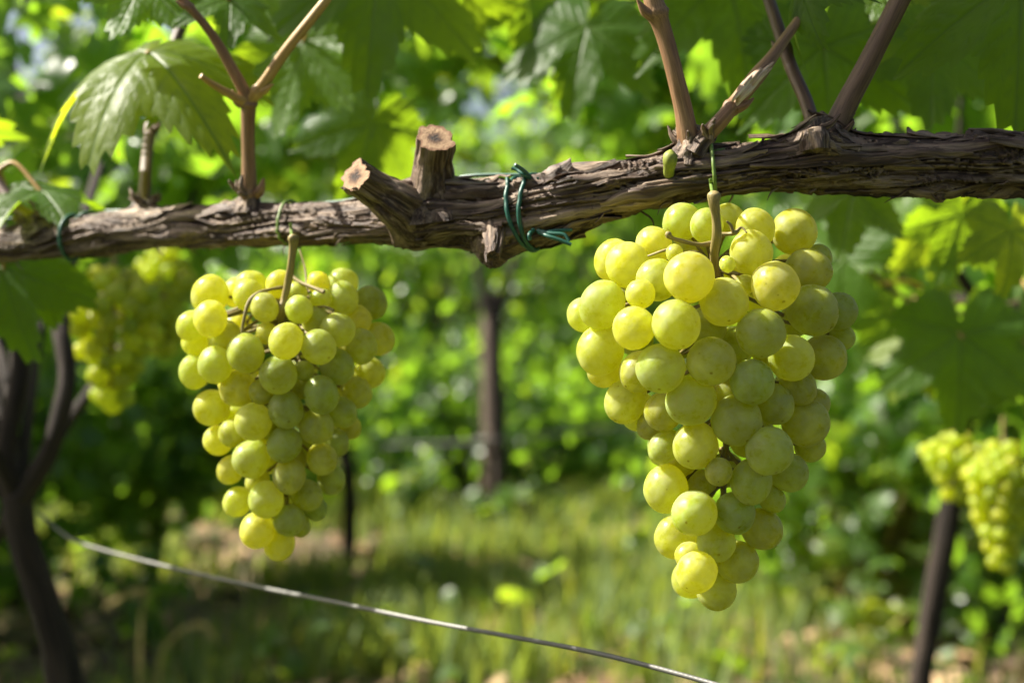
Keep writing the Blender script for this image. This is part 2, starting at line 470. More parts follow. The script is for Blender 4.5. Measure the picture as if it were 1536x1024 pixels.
def leaf_template(nr, na, seed, teeth=44, fold=.10, droop=.25, wave=.10, curl=0.0):
    """rows: radial grid around the petiole junction; tip along +Y, upper side +Z, unit size"""
    g = np.random.default_rng(seed)
    th = np.linspace(-np.pi, np.pi, na, endpoint=False)
    ro = outline(th, teeth if na > 60 else 0, seed)
    fr = (np.arange(1, nr + 1) / nr) ** .9
    r = fr[:, None] * ro[None]
    x = r * np.sin(th); y = r * np.cos(th)
    x = np.concatenate([[0], x.ravel()]); y = np.concatenate([[0], y.ravel()])
    ed = np.concatenate([[0], np.repeat(fr, na)])
    rad = np.hypot(x, y); an = np.arctan2(x, y)
    vein = np.zeros_like(x); near = np.full_like(x, 9.0)
    best = np.full_like(x, 9.0); bs = np.zeros_like(x); bt = np.zeros_like(x)
    for deg, L in VEINS:
        a = math.radians(deg)
        da = np.abs((an - a + np.pi) % (2 * np.pi) - np.pi)
        s = rad * np.cos(da); t = rad * np.sin(da) * np.where(((an - a + np.pi) % (2 * np.pi) - np.pi) > 0, 1, -1)
        ok = s > 0
        w = .016 * (1 - .75 * np.clip(s / L, 0, 1)) + .002
        vein = np.maximum(vein, np.where(ok, np.exp(-(t / w) ** 2), 0))
        near = np.minimum(near, np.where(ok, np.abs(t), rad))
        c = da < best
        best = np.where(c, da, best); bs = np.where(c, s, bs); bt = np.where(c, t, bt)
    q = (bs - np.abs(bt) * .85) / .125 + .5 * (bt > 0)
    fq = np.abs((q + .5) % 1 - .5)
    sec = np.exp(-(fq / .07) ** 2) * np.clip(np.abs(bt) * 30, 0, 1) * (bs > 0.04)
    vein = np.maximum(vein, sec * .6)
    q2 = np.abs(((np.abs(bt) - bs * .3) / .06 + .5) % 1 - .5)
    vein = np.maximum(vein, np.exp(-(q2 / .10) ** 2) * .18)
    z = fold * np.minimum(near, .22) - vein * .006 * (nr > 8) + .007 * (fq - .25) * (nr > 8)
    p1, p2 = g.uniform(0, 6.28, 2)
    z = z + wave * ed ** 2 * rad * (np.sin(an * 5 + p1) * .5 + np.sin(an * 9 + p2) * .35)
    z = z - droop * rad ** 2 - curl * x ** 2
    if nr > 8:
        z = z + .02 * (fbm(np.stack([x * 9, y * 9, 0 * x + seed], -1), seed, 3) - .5)
    v = np.stack([x, y, z], -1)
    j = np.arange(na); k = (j + 1) % na
    tri = np.stack([np.zeros(na, int), 1 + j, 1 + k], -1)[:, ::-1]
    quads = []
    for i in range(nr - 1):
        a = 1 + i * na
        quads.append(np.stack([a + k, a + j, a + na + j, a + na + k], -1)[:, ::-1])
    # open the petiole sinus: drop the faces that bridge it
    keep = slice(1, na - 1)
    tri = tri[keep]; quads = [q_[keep] for q_ in quads]
    if fold is None: pass
    return v, [tri] + ([np.vstack(quads)] if quads else []), vein, np.stack([x, y, 0 * x + seed * 3.7], -1)

MID_T = [leaf_template(3, 34, 100 + i, 0, .18, g1, .16, g2) for i, (g1, g2) in enumerate([(.25, .1), (.5, .3), (.1, -.25), (.7, .0)])]
FAR_T = [leaf_template(2, 18, 120 + i, 0, .22, g1, .2, g2) for i, (g1, g2) in enumerate([(.25, .1), (.5, .35), (.05, -.2)])]
SIMPLE_T = []
for i in range(3):   # a plain oval leaf for trees and weeds
    tt = np.linspace(0, 2 * np.pi, 10, endpoint=False)
    ov = np.stack([.34 * np.sin(tt), .5 - .5 * np.cos(tt), .10 * np.cos(tt * 2 + i) - .1 * i * (.5 - .5 * np.cos(tt)) ** 2], -1)
    vv = np.vstack([[[0, .5, .0]], ov]); j = np.arange(10)
    SIMPLE_T.append((vv, [np.stack([0 * j, 1 + j, 1 + (j + 1) % 10], -1)], None, None))

def basis(nv, tv):
    nv = nrm(nv); tv = tv - nv * np.sum(nv * tv, -1, keepdims=True); tv = nrm(tv)
    return np.stack([np.cross(tv, nv), tv, nv], -1)          # columns: x, y(tip), z(normal)

def scatter_leaves(mb, pts, sizes, normals, tips, templates, g, rnd=None, matslot=0):
    n = len(pts)
    which = g.integers(0, len(templates), n)
    Bm = basis(normals, tips)
    rnd = g.uniform(0, 1, n) if rnd is None else rnd
    for t, (tv, tf, _, _) in enumerate(templates):
        idx = np.where(which == t)[0]
        if len(idx) == 0: continue
        v = np.einsum('nij,vj->nvi', Bm[idx], tv) * sizes[idx, None, None] + pts[idx, None]
        nv = len(tv)
        faces = [(f[None] + (np.arange(len(idx)) * nv)[:, None, None]).reshape(-1, f.shape[1]) for f in tf]
        mb.add(v.reshape(-1, 3), faces, matslot, rnd=np.repeat(rnd[idx], nv)[:, None])

def crown_points(blobs, n, g, spread=.10, per=9):
    """clustered points inside a set of ellipsoid blobs (cx,cy,cz,rx,ry,rz)"""
    b = np.asarray(blobs, float)
    w = b[:, 3] * b[:, 4] * b[:, 5]; w = w / w.sum()
    nc = max(1, n // per)
    k = g.choice(len(b), nc, p=w)
    d = nrm(g.normal(size=(nc, 3))) * (g.uniform(.25, 1, nc) ** .5)[:, None]
    cen = b[k, :3] + d * b[k, 3:6]
    out_ = cen[g.integers(0, nc, n)] + g.normal(size=(n, 3)) * spread
    return out_

def crown(mb, blobs, n, size, g, templates, spread=.10, up=.5, rnd=None, per=9, hang=.7):
    p = crown_points(blobs, n, g, spread, per)
    nv = nrm(g.normal(size=(n, 3))) + np.array([-.25, -.15, up])
    tv = nrm(g.normal(size=(n, 3))) + np.array([0, 0, -hang])
    s = size * g.uniform(.55, 1.2, n)
    r = None
    if rnd is not None: r = np.clip(g.normal(rnd[0], rnd[1], n), 0, 1)
    scatter_leaves(mb, p, s, nv, tv, templates, g, r)
    return p

# ================================================================== SETTING: ground
gm = MB()
gx = np.concatenate([np.linspace(-60, -6, 14), np.linspace(-5.5, 5.5, 90), np.linspace(6, 60, 14)])
gy = np.concatenate([np.linspace(-6, 1.5, 8), np.linspace(1.8, 12, 100), np.linspace(13, 90, 20)])
GX, GY = np.meshgrid(gx, gy, indexing='ij')
def ground_z(x, y):
    p = np.stack([np.asarray(x) * .8, np.asarray(y) * .8, 0 * np.asarray(x)], -1)
    return (fbm(p, 5, 4) - .5) * .14
GZ = ground_z(GX, GY)
ny = len(gy)
i, j = np.meshgrid(np.arange(len(gx) - 1), np.arange(ny - 1), indexing='ij')
a = (i * ny + j).ravel()
gm.add(np.stack([GX, GY, GZ], -1).reshape(-1, 3), [np.stack([a, a + ny, a + ny + 1, a + 1], -1)])

def bare(x, y):
    x = np.asarray(x, float); y = np.asarray(y, float)
    b = np.zeros_like(x)
    for cx_, cy_, rx_, ry_ in ((1.15, 3.55, .55, .55), (-1.1, 3.9, .45, .8), (.45, 5.9, .5, .28), (-.9, 5.6, .5, .4), (1.3, 5.2, .5, .4), (.1, 3.0, .5, .25)):
        b = np.maximum(b, np.exp(-(((x - cx_) / rx_) ** 2 + ((y - cy_) / ry_) ** 2) * 1.1))
    return np.clip(b * 1.25 + (fbm(np.stack([x * 3.5, y * 3.5, 0 * x], -1), 61, 3) - .5) * .9, 0, 1)
def gz(x, y): return float(ground_z(np.array([x]), np.array([y]))[0])

gm.at['bare'] = [bare(GX, GY).reshape(-1, 1)]
tag(build('ground', gm, M_GROUND), kind='structure')

# ================================================================== THE NEAR GRAPEVINE
# cordon centre line: photo x, photo y, half thickness (px), depth (m)
COR = np.array([
    (-420, 372, 27, .98), (-200, 372, 27, .95), (0, 368, 25, .90), (110, 356, 29, .875), (200, 345, 30, .855),
    (300, 341, 30, .83), (400, 338, 31, .80), (500, 335, 30, .775), (560, 333, 32, .76), (625, 326, 43, .745),
    (690, 321, 46, .733), (760, 317, 47, .722), (850, 300, 44, .708), (920, 285, 41, .70), (1000, 271, 40, .692),
    (1100, 255, 38, .690), (1180, 246, 42, .689), (1235, 242, 47, .689), (1290, 245, 43, .690), (1350, 246, 44, .691),
    (1440, 246, 45, .694), (1536, 245, 46, .697), (1700, 248, 47, .705), (1900, 262, 50, .72), (2100, 330, 54, .73),
    (2250, 520, 58, .74), (2310, 900, 62, .75), (2320, 1600, 66, .76), (2310, 2300, 74, .77), (2310, 2790, 92, .77)], float)
cor_p = np.array([P(x, y, d) for x, y, r, d in COR]); cor_r = np.array([rpx(r, d) for x, y, r, d in COR])
NS, NA = 1500, 112
q = spline(np.hstack([cor_p, cor_r[:, None], COR[:, :1]]), NS)
# equalise: denser sampling where the picture looks
cp, cr, cpx = q[:, :3], q[:, 3], q[:, 4]
def cordon_at(px):
    k = int(np.argmin(np.abs(cpx[:int(NS * .8)] - px))); return cp[k], cr[k], nrm(cp[min(k + 1, NS - 1)] - cp[max(k - 1, 0)]), k

t_, N_, B_ = frames(cp)
ss = np.concatenate([[0], np.cumsum(np.linalg.norm(np.diff(cp, axis=0), axis=1))])
th = np.linspace(0, 2 * np.pi, NA, endpoint=False)
S2 = np.repeat(ss[:, None], NA, 1); T2 = np.repeat(th[None], NS, 0)
cs, sn = np.cos(T2), np.sin(T2)
tw = T2 + S2 * 2.2                                   # fibres spiral a little round the arm
KNOTS = [(1225, 35, .0065, .010, .55), (1235, 75, .004, .006, .35), (930, 80, .0038, .006, .35), (745, 165, .0085, .009, .45), (1405, 170, .0065, .0045, .35),
 (640, 40, .005, .022, .9), (650, 120, .005, .016, .6), (350, 40, .0045, .006, .5), (800, 170, .004, .02, .6), (1030, 5, .006, .012, .5), (625, 180, .003, .006, .4),
 (370, 5, .005, .010, .6), (215, 5, .005, .010, .6), (60, 20, .008, .012, .8), (1300, 100, -.0022, .012, .3), (1275, 80, .0025, .006, .3),
 (1130, 110, -.0020, .010, .3), (870, 60, .0020, .007, .3), (980, 130, .0020, .008, .3), (1480, 60, .0022, .008, .35), (1440, 120, -.0018, .012, .3), (500, 100, .0018, .007, .35),
 (290, 110, .0020, .008, .3), (450, 60, -.0015, .010, .3), (150, 90, .0020, .008, .4), (710, 70, -.0022, .012, .3), (1180, 150, .0020, .006, .3), (1350, 50, .0018, .006, .3)]
for px_, ang_, amp_, ws_, wt_ in KNOTS:
    c_, r_, tt_, k_ = cordon_at(px_)
    ds_ = (S2 - ss[k_]) / (ws_ * 2.2); da_ = (T2 - R(ang_) + np.pi) % (2 * np.pi) - np.pi
    tw = tw - np.sign(amp_) * .75 * da_ * np.exp(-ds_ ** 2 - (da_ / (wt_ * 2.0)) ** 2)
def bnoise(ks, kt, seed, octs=3, warp=0):
    w = 0
    if warp:
        w = warp * (fbm(np.stack([S2 * ks * .8, cs * kt * .5, sn * kt * .5], -1), seed + 50, 2) - .5)
    return fbm(np.stack([S2 * ks + w, np.cos(tw) * kt + w * .5, np.sin(tw) * kt + w * .5], -1), seed, octs)
rel = cr[:, None] / .0135
lump = bnoise(22, 1.4, 11, 3) - .5
f1 = bnoise(6, 3.4, 12, 3, 1.0); r1 = 1 - np.abs(2 * f1 - 1)          # ridges = bark straps
f2 = bnoise(9, 8.0, 13, 3, .8); r2 = 1 - np.abs(2 * f2 - 1)
f3 = bnoise(30, 18, 14, 2, .5)
plate = bnoise(11, 2.8, 15, 2, .8)
step = np.clip((plate - .47) / .035, 0, 1); step = step * step * (3 - 2 * step)
plate2 = bnoise(14, 6.0, 16, 2, .8)
step2 = np.clip((plate2 - .52) / .03, 0, 1)
crack = np.clip(1 - np.abs(f1 - .5) / .028, 0, 1)
crack2 = np.clip(1 - np.abs(f2 - .5) / .04, 0, 1)
H = .0042 * lump + .0013 * (r1 - .6) + .0010 * (r2 - .6) + .0007 * (f3 - .5) + .0019 * step + .0012 * step2 - .0046 * crack - .0022 * crack2
H = H - H.mean() - .0006
def knot(px, ang, amp, ws, wt):
    """swelling at photo x, angle from the up direction turning towards the viewer"""
    global H
    c, r, t, k = cordon_at(px)
    ds = (S2 - ss[k]) / ws
    da = (T2 - ang + np.pi) % (2 * np.pi) - np.pi
    H = H + amp * np.exp(-ds ** 2 - (da / wt) ** 2)
# which way round does +theta turn?  B = t x N ; t ~ +X, N ~ +Z  ->  B ~ -Y (towards the viewer): theta=90deg faces the camera
for px_, ang_, amp_, ws_, wt_ in KNOTS: knot(px_, R(ang_), amp_, ws_, wt_)
rad2 = cr[:, None] * (.965) + H * np.clip(rel, .7, 1.5)
V = cp[:, None] + rad2[..., None] * (cs[..., None] * N_[:, None] + sn[..., None] * B_[:, None])
tcv = np.stack([S2, rad2 * np.cos(tw), rad2 * np.sin(tw)], -1)
ii = np.arange(NS - 1)[:, None] * NA; jj = np.arange(NA)[None]; kk = (jj + 1) % NA
cm = MB()
cm.add(V.reshape(-1, 3), [np.stack([ii + jj, ii + kk, ii + NA + kk, ii + NA + jj], -1).reshape(-1, 4)], 0, tc=tcv.reshape(-1, 3))
cm.add(np.vstack([V[0], cp[0]]), [np.stack([np.arange(NA), np.full(NA, NA), (np.arange(NA) + 1) % NA], -1)], 0, tc=np.vstack([tcv[0], [[0, 0, 0]]]))
# peeling bark straps
g = np.random.default_rng(21)
kmax = int(np.argmin(np.abs(cpx[:int(NS * .8)] - 1800)))
for _ in range(135):
    k0 = int(g.integers(5, kmax - 80)); L = g.uniform(.025, .11) * g.choice([.4, 1, 1]); a0 = g.uniform(0, 2 * np.pi)
    m = 26
    sv = ss[k0] + np.linspace(0, L, m)
    ks = np.clip(np.searchsorted(ss, sv), 0, NS - 1)
    u = np.linspace(0, 1, m)
    wid = g.uniform(.0009, .0038) * np.sin(np.pi * np.clip(u, .04, .96)) ** .5
    ang = a0 - (sv - sv[0]) * 2.2 + .09 * np.sin(u * g.uniform(2, 7) + g.uniform(0, 6)) + .03 * np.sin(u * g.uniform(9, 20))
    lift = .0002 + g.uniform(0, .0034) * np.abs(u - g.choice([0, 1])) ** 2.2 + g.uniform(0, .0006)
    nb = 4
    rows = []
    for e, w in enumerate(np.linspace(-1, 1, nb)):
        aa = ang + w * wid / cr[ks]
        jx = np.round((aa % (2 * np.pi)) / (2 * np.pi) * NA).astype(int) % NA
        rr = rad2[ks, jx].astype(float)
        rr = np.convolve(np.pad(rr, 2, 'edge'), np.ones(5) / 5, 'valid') + lift + .0005 * abs(w) + g.uniform(0, .0002, m)
        rows.append(cp[ks] + rr[:, None] * (np.cos(aa)[:, None] * N_[ks] + np.sin(aa)[:, None] * B_[ks]))
    top = np.stack(rows, 1)                                        # m x nb
    c = cp[ks][:, None]
    bot = top - nrm(top - c) * .0006
    vv = np.concatenate([top.reshape(-1, 3), bot.reshape(-1, 3)])
    fa = []
    for x in range(m - 1):
        for y in range(nb - 1):
            b0 = x * nb + y; o = m * nb
            fa.append((b0, b0 + 1, b0 + nb + 1, b0 + nb)); fa.append((o + b0, o + b0 + nb, o + b0 + nb + 1, o + b0 + 1))
        for y in (0, nb - 1):
            b0 = x * nb + y; o = m * nb
            fa.append((b0, b0 + nb, o + b0 + nb, o + b0) if y == 0 else (b0, o + b0, o + b0 + nb, b0 + nb))
    off = g.uniform(0, 3)
    tcs = np.stack([np.repeat(sv + off, nb), np.tile(np.linspace(-1, 1, nb) * .002, m) + off, np.zeros(m * nb)], -1)
    cm.add(vv, [np.array(fa)], 0, tc=np.vstack([tcs, tcs]))
# thin loose fibres hanging under the arm
for _ in range(46):
    k0 = int(g.integers(10, kmax)); a0 = g.uniform(R(120), R(230)) if g.uniform() < .75 else g.uniform(R(-40), R(60))
    b0 = cp[k0] + cr[k0] * .98 * (math.cos(a0) * N_[k0] + math.sin(a0) * B_[k0])
    d = nrm(math.cos(a0) * N_[k0] + math.sin(a0) * B_[k0] + g.choice([-1, 1]) * t_[k0] * g.uniform(.6, 2.5))
    L = g.uniform(.003, .010)
    pp = [b0, b0 + d * L * .5 + g.normal(size=3) * .0008, b0 + d * L + np.array([0, 0, -L * .25]) + g.normal(size=3) * .0012]
    tube(cm, pp, [.0006, .0005, .00015], 5, 0, 7)

base = np.array([P(2310, 2790, .77)[0], .77, gz(P(2310, 2790, .77)[0], .77)])
VINE = thing('grapevine', 'thick gnarled old vine arm with flaking bark crossing the picture above both sharp bunches', 'grapevine', base)
build('cordon', cm, M_BARK, VINE, cp[NS // 2])

# pruned stubs
def stub(pts, rads, seed, torn=16):
    mb = MB()
    tube(mb, pts, rads, 64, 0, 70, True, .34, seed, 45, capmat=1)
    # torn rim round the cut
    g = np.random.default_rng(seed)
    e = np.asarray(pts[-1]); ax = nrm(np.asarray(pts[-1]) - np.asarray(pts[-2])); u = nrm(np.cross(ax, [0, 1, .2])); w = np.cross(ax, u)
    for _ in range(torn):
        a = g.uniform(0, 6.28); r = rads[-1] * .96
        b = e + (u * math.cos(a) + w * math.sin(a)) * r * g.uniform(.93, 1.03) - ax * g.uniform(.001, .006)
        tube(mb, [b, b + ax * g.uniform(.001, .003) + g.normal(size=3) * .0005, b + ax * g.uniform(.004, .0065) + (u * math.cos(a) + w * math.sin(a)) * g.uniform(0, .0012)],
             [.0012, .0009, .0004], 5, 0, 6)
    return build('pruned_stub', mb, [M_BARK, M_CUT], VINE, pts[0])
d0 = .735
o = stub([P(655, 330, d0), P(650, 292, d0 - .002), P(649, 246, d0 - .009), P(652, 207, d0 - .021)], [rpx(58, d0), rpx(38, d0), rpx(29, d0), rpx(28, d0)], 31, 0)
o['label'] = 'short upright sawn stub with dark pith hole'
o = stub([P(622, 322, d0 + .004), P(595, 305, d0 - .010), P(565, 285, d0 - .016), P(533, 264, d0 - .028)], [rpx(52, d0), rpx(36, d0), rpx(28, d0), rpx(25, d0)], 32, 5)
o['label'] = 'slanting sawn stub with pale ragged end'
d0 = .702
stub([P(744, 335, d0 + .016), P(742, 360, d0 + .002), P(741, 375, d0 - .006), P(740, 384, d0 - .009)], [rpx(20, d0), rpx(15, d0), rpx(12, d0), rpx(10, d0)], 33, 4)

# spurs: knobbly heads the canes spring from
def spur(px_pts, rads, d, seed, n_scale=14, m=M_BARK):
    mb = MB(); g = np.random.default_rng(seed)
    pts = [P(x, y, d) for x, y in px_pts]
    tube(mb, pts, [rpx(r, d) for r in rads], 40, 0, 44, True, .42, seed, 130)
    e = pts[-1]; r0 = rpx(rads[-1], d)
    for _ in range(n_scale):
        a = g.uniform(0, 6.28)
        dirn = nrm([math.cos(a), math.sin(a) * .8, g.uniform(.1, 1.3)])
        b = e + np.array([math.cos(a), math.sin(a), g.uniform(-1.2, .2)]) * r0 * .75
        L = rpx(g.uniform(14, 34), d)
        tube(mb, [b, b + dirn * L * .5 + g.normal(size=3) * L * .08, b + dirn * L + g.normal(size=3) * L * .15],
             [rpx(5.5, d), rpx(4.6, d), rpx(1.4, d)], 7, 0, 8, True, .4, seed, 300)
    return build('spur', mb, m, VINE, pts[0])
spur([(1028, 250), (1032, 225), (1034, 208)], [26, 20, 17], .688, 41)
spur([(1040, 232), (1052, 214), (1064, 203)], [17, 14, 12], .684, 42, 10)
spur([(1230, 232), (1232, 205), (1250, 186)], [34, 26, 22], .690, 43, 18)
spur([(1224, 225), (1222, 208), (1219, 194)], [22, 21, 16], .672, 44, 3)
spur([(374, 320), (374, 303), (374, 292)], [22, 15, 12], .80, 45, 10)
spur([(213, 330), (215, 312), (218, 300)], [22, 16, 12], .855, 46, 10)
spur([(70, 350), (64, 335), (60, 325)], [34, 30, 22], .885, 47, 10)

# canes
def cane(pts, m, nodes=(), seed=0, seg=20, rough=.05, n=46, label=None):
    mb = MB(); w = [P(x, y, d) for x, y, r, d in pts]; r = [rpx(r, d) for x, y, r, d in pts]
    q = spline(np.hstack([np.array(w), np.array(r)[:, None]]), n)
    u = np.linspace(0, 1, n); rr = q[:, 3].copy()
    for c in nodes: rr *= 1 + .28 * np.exp(-((u - c) / .022) ** 2)
    tube(mb, q[:, :3], rr, seg, 0, None, True, rough, seed, 40)
    for ci, c in enumerate(nodes):                                      # a dormant bud and its scar at each node
        k = min(int(c * (n - 1)), n - 2); ax_ = nrm(q[k + 1, :3] - q[k, :3]); sd = nrm(np.array([1.0 if (seed + ci) % 2 else -1.0, -.6, 0]))
        b_ = q[k, :3] + sd * rr[k] * .85
        tube(mb, [b_, b_ + (sd * .7 + ax_ * .5) * rr[k] * .8, b_ + (sd * .9 + ax_ * 1.3) * rr[k] * 1.1], [rr[k] * .55, rr[k] * .45, rr[k] * .10], 10, 0, 12, True, .15, seed, 200)
    o = build('cane', mb, m, VINE, w[0])
    if label: o['label'] = label
    o['_path'] = [float(x) for x in q[:, :3].ravel()]
    return o
def path(o): return np.array(o['_path']).reshape(-1, 3)

c1 = cane([(374, 300, 13, .80), (373, 240, 10.5, .795), (372, 195, 10.5, .79), (373, 152, 12, .785)], M_CANE, (.05, .97), 1)
c1a = cane([(374, 152, 10, .785), (352, 110, 8.5, .78), (320, 55, 7, .775), (285, 12, 6, .77), (262, -15, 6, .77), (215, -90, 5, .77)], M_CANE, (.6,), 2)
c1b = cane([(374, 152, 10, .785), (398, 122, 8.5, .78), (430, 75, 8, .775), (470, 25, 7.5, .77), (500, -15, 7, .77), (560, -110, 6, .78)], M_CANE_TAN, (.1,), 3)
c1c = cane([(372, 156, 9, .785), (345, 142, 6.5, .777), (318, 126, 5, .77), (301, 114, 4, .765)], M_CANE_TAN, (), 4)
c2 = cane([(216, 306, 10, .87), (219, 255, 9, .89), (226, 195, 8.5, .925), (243, 120, 8, .955), (268, 50, 8, .98), (292, -5, 7, 1.0), (320, -90, 6, 1.02)], M_CANE_DARK, (.35, .7), 5)
c3 = cane([(1033, 215, 17, .688), (1025, 165, 14, .685), (1012, 110, 13, .682), (997, 55, 13, .68), (982, 8, 15, .677), (975, -30, 13, .676), (958, -160, 11, .67)], M_CANE, (.62,), 6)
c4 = cane([(1055, 208, 13, .685), (1082, 180, 12, .682), (1105, 152, 11.5, .684), (1135, 115, 12.5, .69), (1160, 83, 9, .70), (1205, 20, 7, .72), (1260, -60, 6, .74)], M_CANE, (.28,), 7)
c5 = cane([(1222, 196, 11, .70), (1208, 150, 10.5, .715), (1186, 100, 10, .73), (1168, 45, 9.5, .745), (1150, -10, 9, .76), (1125, -90, 8, .78)], M_CANE_DARK, (.5,), 8)
c6 = cane([(1252, 195, 19, .690), (1272, 152, 17, .688), (1297, 105, 16, .686), (1322, 55, 15.5, .684), (1350, 0, 15, .682), (1375, -45, 14, .68), (1420, -150, 12, .68)], M_CANE_DARK, (.78,), 9)
c7 = cane([(50, 330, 12, .885), (15, 300, 9, .90), (-30, 230, 8, .92), (-60, 140, 7, .95), (-80, 20, 7, .98), (-90, -90, 6, 1.0)], M_CANE_DARK, (.5,), 10)
# pale peeling bark sleeve on the slanting cane
mb = MB(); g = np.random.default_rng(77)
pp = spline([P(1098, 160, .683), P(1116, 138, .681), P(1138, 113, .681), P(1160, 94, .683)], 30)
for kx in range(7):
    o2 = g.normal(size=3) * .0010 + np.array([(kx - 3) * .0011, -.0030, (kx - 3) * .0009])
    q = pp + o2 + .0008 * np.sin(np.linspace(0, 9, 30) + kx)[:, None]
    a0, a1 = g.integers(0, 6), g.integers(22, 30)
    tube(mb, q[a0:a1], np.full(a1 - a0, rpx(4.6, .68)) * np.sin(np.linspace(.35, 2.9, a1 - a0)), 8, 0, None, True, .4, kx, 200)
build('peeling_bark', mb, M_CANE_PALE, c4, pp[0])

# green bud
mb = MB()
tube(mb, [P(1003, 262, .681), P(1004, 250, .675), P(1005, 240, .672), P(1006, 231, .672), P(1007, 225, .672)], [rpx(8, .675), rpx(9, .675), rpx(11, .675), rpx(9, .675), rpx(2.5, .675)], 16, 0, 20, True, .12, 3, 200)
build('bud', mb, M_BUD, VINE, P(1003, 262, .681))

# leaves that hang on the near canes: (template, junction px x,y, depth, size px, normal, tip direction)
LEAF_T = {}
def near_template(kind):
    if kind not in LEAF_T:
        kw = {0: dict(fold=.14, droop=.28, wave=.12, curl=.12), 1: dict(fold=.16, droop=.55, wave=.14, curl=.45),
              2: dict(fold=.10, droop=.10, wave=.14, curl=-.12), 3: dict(fold=.22, droop=.20, wave=.18, curl=.35)}[kind]
        LEAF_T[kind] = leaf_template(26, 220, 200 + kind, 46 + 4 * kind, **kw)
    return LEAF_T[kind]
LAB = {}
def near_leaf(owner, kind, x, y, d, size_px, normal, tip, label=None, stalk=True, m=None, sx=1.0):
    tv, tf, vein, lc = near_template(kind)
    j0 = P(x, y, d); S = rpx(size_px, d)
    Bm = basis(np.array(normal, float), np.array(tip, float))
    vv = (tv * np.array([sx, 1, 1])) @ Bm.T * S
    mb = MB()
    mb.add(vv + j0, tf, 0, vein=vein[:, None], lc=lc, tc=lc * 0)
    if stalk:
        pth = path(owner)
        k = int(np.argmin(np.linalg.norm(pth - (j0 - Bm[:, 1] * S * .7), axis=1)))
        e = pth[k]; mid = (j0 + e) / 2 - Bm[:, 1] * S * .10 + np.array([0, 0, .012])
        tube(mb, [e, mid, j0 - Bm[:, 2] * .0006, j0 + Bm[:, 1] * S * .02 - Bm[:, 2] * .001], [.0021, .0015, .0014, .0010], 8, 1, 16)
    o = build('leaf', mb, [m or M_LEAF, M_CANE_TAN], owner, j0)
    if label: o['label'] = label
    return o
SV = np.array(SUN)
def shade_leaf(owner, px, py, dep, t, size, kind, seed):
    """a leaf t metres up the sun's ray from the point seen at (px, py)"""
    g = np.random.default_rng(seed)
    p = P(px, py, dep) + SV * t
    x = 768 + p[0] / p[1] * FPX; y = 512 - (p[2] - CAM_Z) / p[1] * FPX
    near_leaf(owner, kind, x, y, p[1], size * FPX / p[1], SV + g.normal(size=3) * .45, g.normal(size=3) * .6 + np.array([.3, -.1, -.4]))
UP = (0, 0, 1)
near_leaf(c2, 1, 222, 78, .86, 190, (-.14, -.52, .84), (-.38, -.60, -.70), 'large drooping green leaf with white glare along its top', sx=1.3)
near_leaf(c2, 3, 275, 105, .90, 110, (.35, -.70, .60), (.55, -.30, -.85))
near_leaf(c7, 3, 60, 285, .90, 120, (.05, -.30, .95), (.55, -.80, -.15), 'folded leaf with glossy pale top')
near_leaf(c7, 0, 5, 400, .98, 150, (-.2, -.9, .2), (.30, -.1, -1), 'dark shaded leaf hanging in front of the forked trunk')
shade_leaf(c7, 50, 450, .99, .17, .10, 0, 12)  # leaf added beyond the left edge to shade the hanging leaf
near_leaf(c7, 2, 55, 405, 1.02, 95, (.3, -.9, .3), (.3, .1, -1))
near_leaf(c1a, 2, 215, -30, .86, 120, (.1, -.75, .45), (-.25, -.5, -.9), 'sunlit yellow green leaf at the top edge')
near_leaf(c1a, 0, 345, 0, .86, 100, (.2, -.55, .75), (.1, -.6, -.75))
near_leaf(c1b, 0, 570, -60, .93, 205, (.0, -.90, .35), (-.10, -.2, -1), 'broad green leaf lit from behind')
near_leaf(c1b, 2, 455, 60, 1.0, 150, (-.35, -.9, .1), (-.25, .1, -1))
near_leaf(c2, 0, 560, 185, 1.12, 130, (.3, -.9, .3), (-.35, -.1, -1), stalk=False)
near_leaf(c1b, 2, 660, -45, 1.08, 150, (.3, -.85, .3), (.35, -.1, -1))
near_leaf(c3, 0, 880, 40, 1.12, 150, (-.1, -.8, .5), (-.2, -.4, -.9), stalk=False)
near_leaf(c3, 2, 790, -30, 1.15, 150, (.2, -.9, .3), (.1, -.3, -.95), stalk=False)
near_leaf(c5, 1, 1205, -30, .72, 110, (-.75, -.3, .45), (.10, -.4, -.9), 'small curled bluish leaf beside the dark cane')
near_leaf(c5, 0, 1090, -35, .98, 200, (.0, -.85, .45), (.15, -.3, -.95))
near_leaf(c6, 2, 1330, -45, .82, 130, (-.1, -.6, .5), (-.15, -.6, -.85), 'bright yellow sunlit leaf behind the thick cane')
near_leaf(c6, 2, 1400, 55, .90, 150, (.1, -.8, .25), (-.15, .2, -1), 'yellow green leaf glowing from behind')
near_leaf(c6, 0, 1535, -40, .70, 235, (-.35, -.92, .20), (-.10, -.1, -1), 'dark serrated leaf at the top corner')
near_leaf(c5, 0, 1235, 70, .93, 175, (-.2, -.9, .2), (.1, .1, -1))
near_leaf(c6, 3, 1280, 285, 1.02, 110, (-.3, -.8, .5), (-.25, -.3, -.9), stalk=False)
near_leaf(c6, 2, 1440, 320, 1.10, 115, (.2, -.85, .1), (-.4, .1, -1), stalk=False)
near_leaf(c6, 0, 1515, 345, 1.0, 100, (.3, -.9, .3), (-.1, -.2, -1), stalk=False)
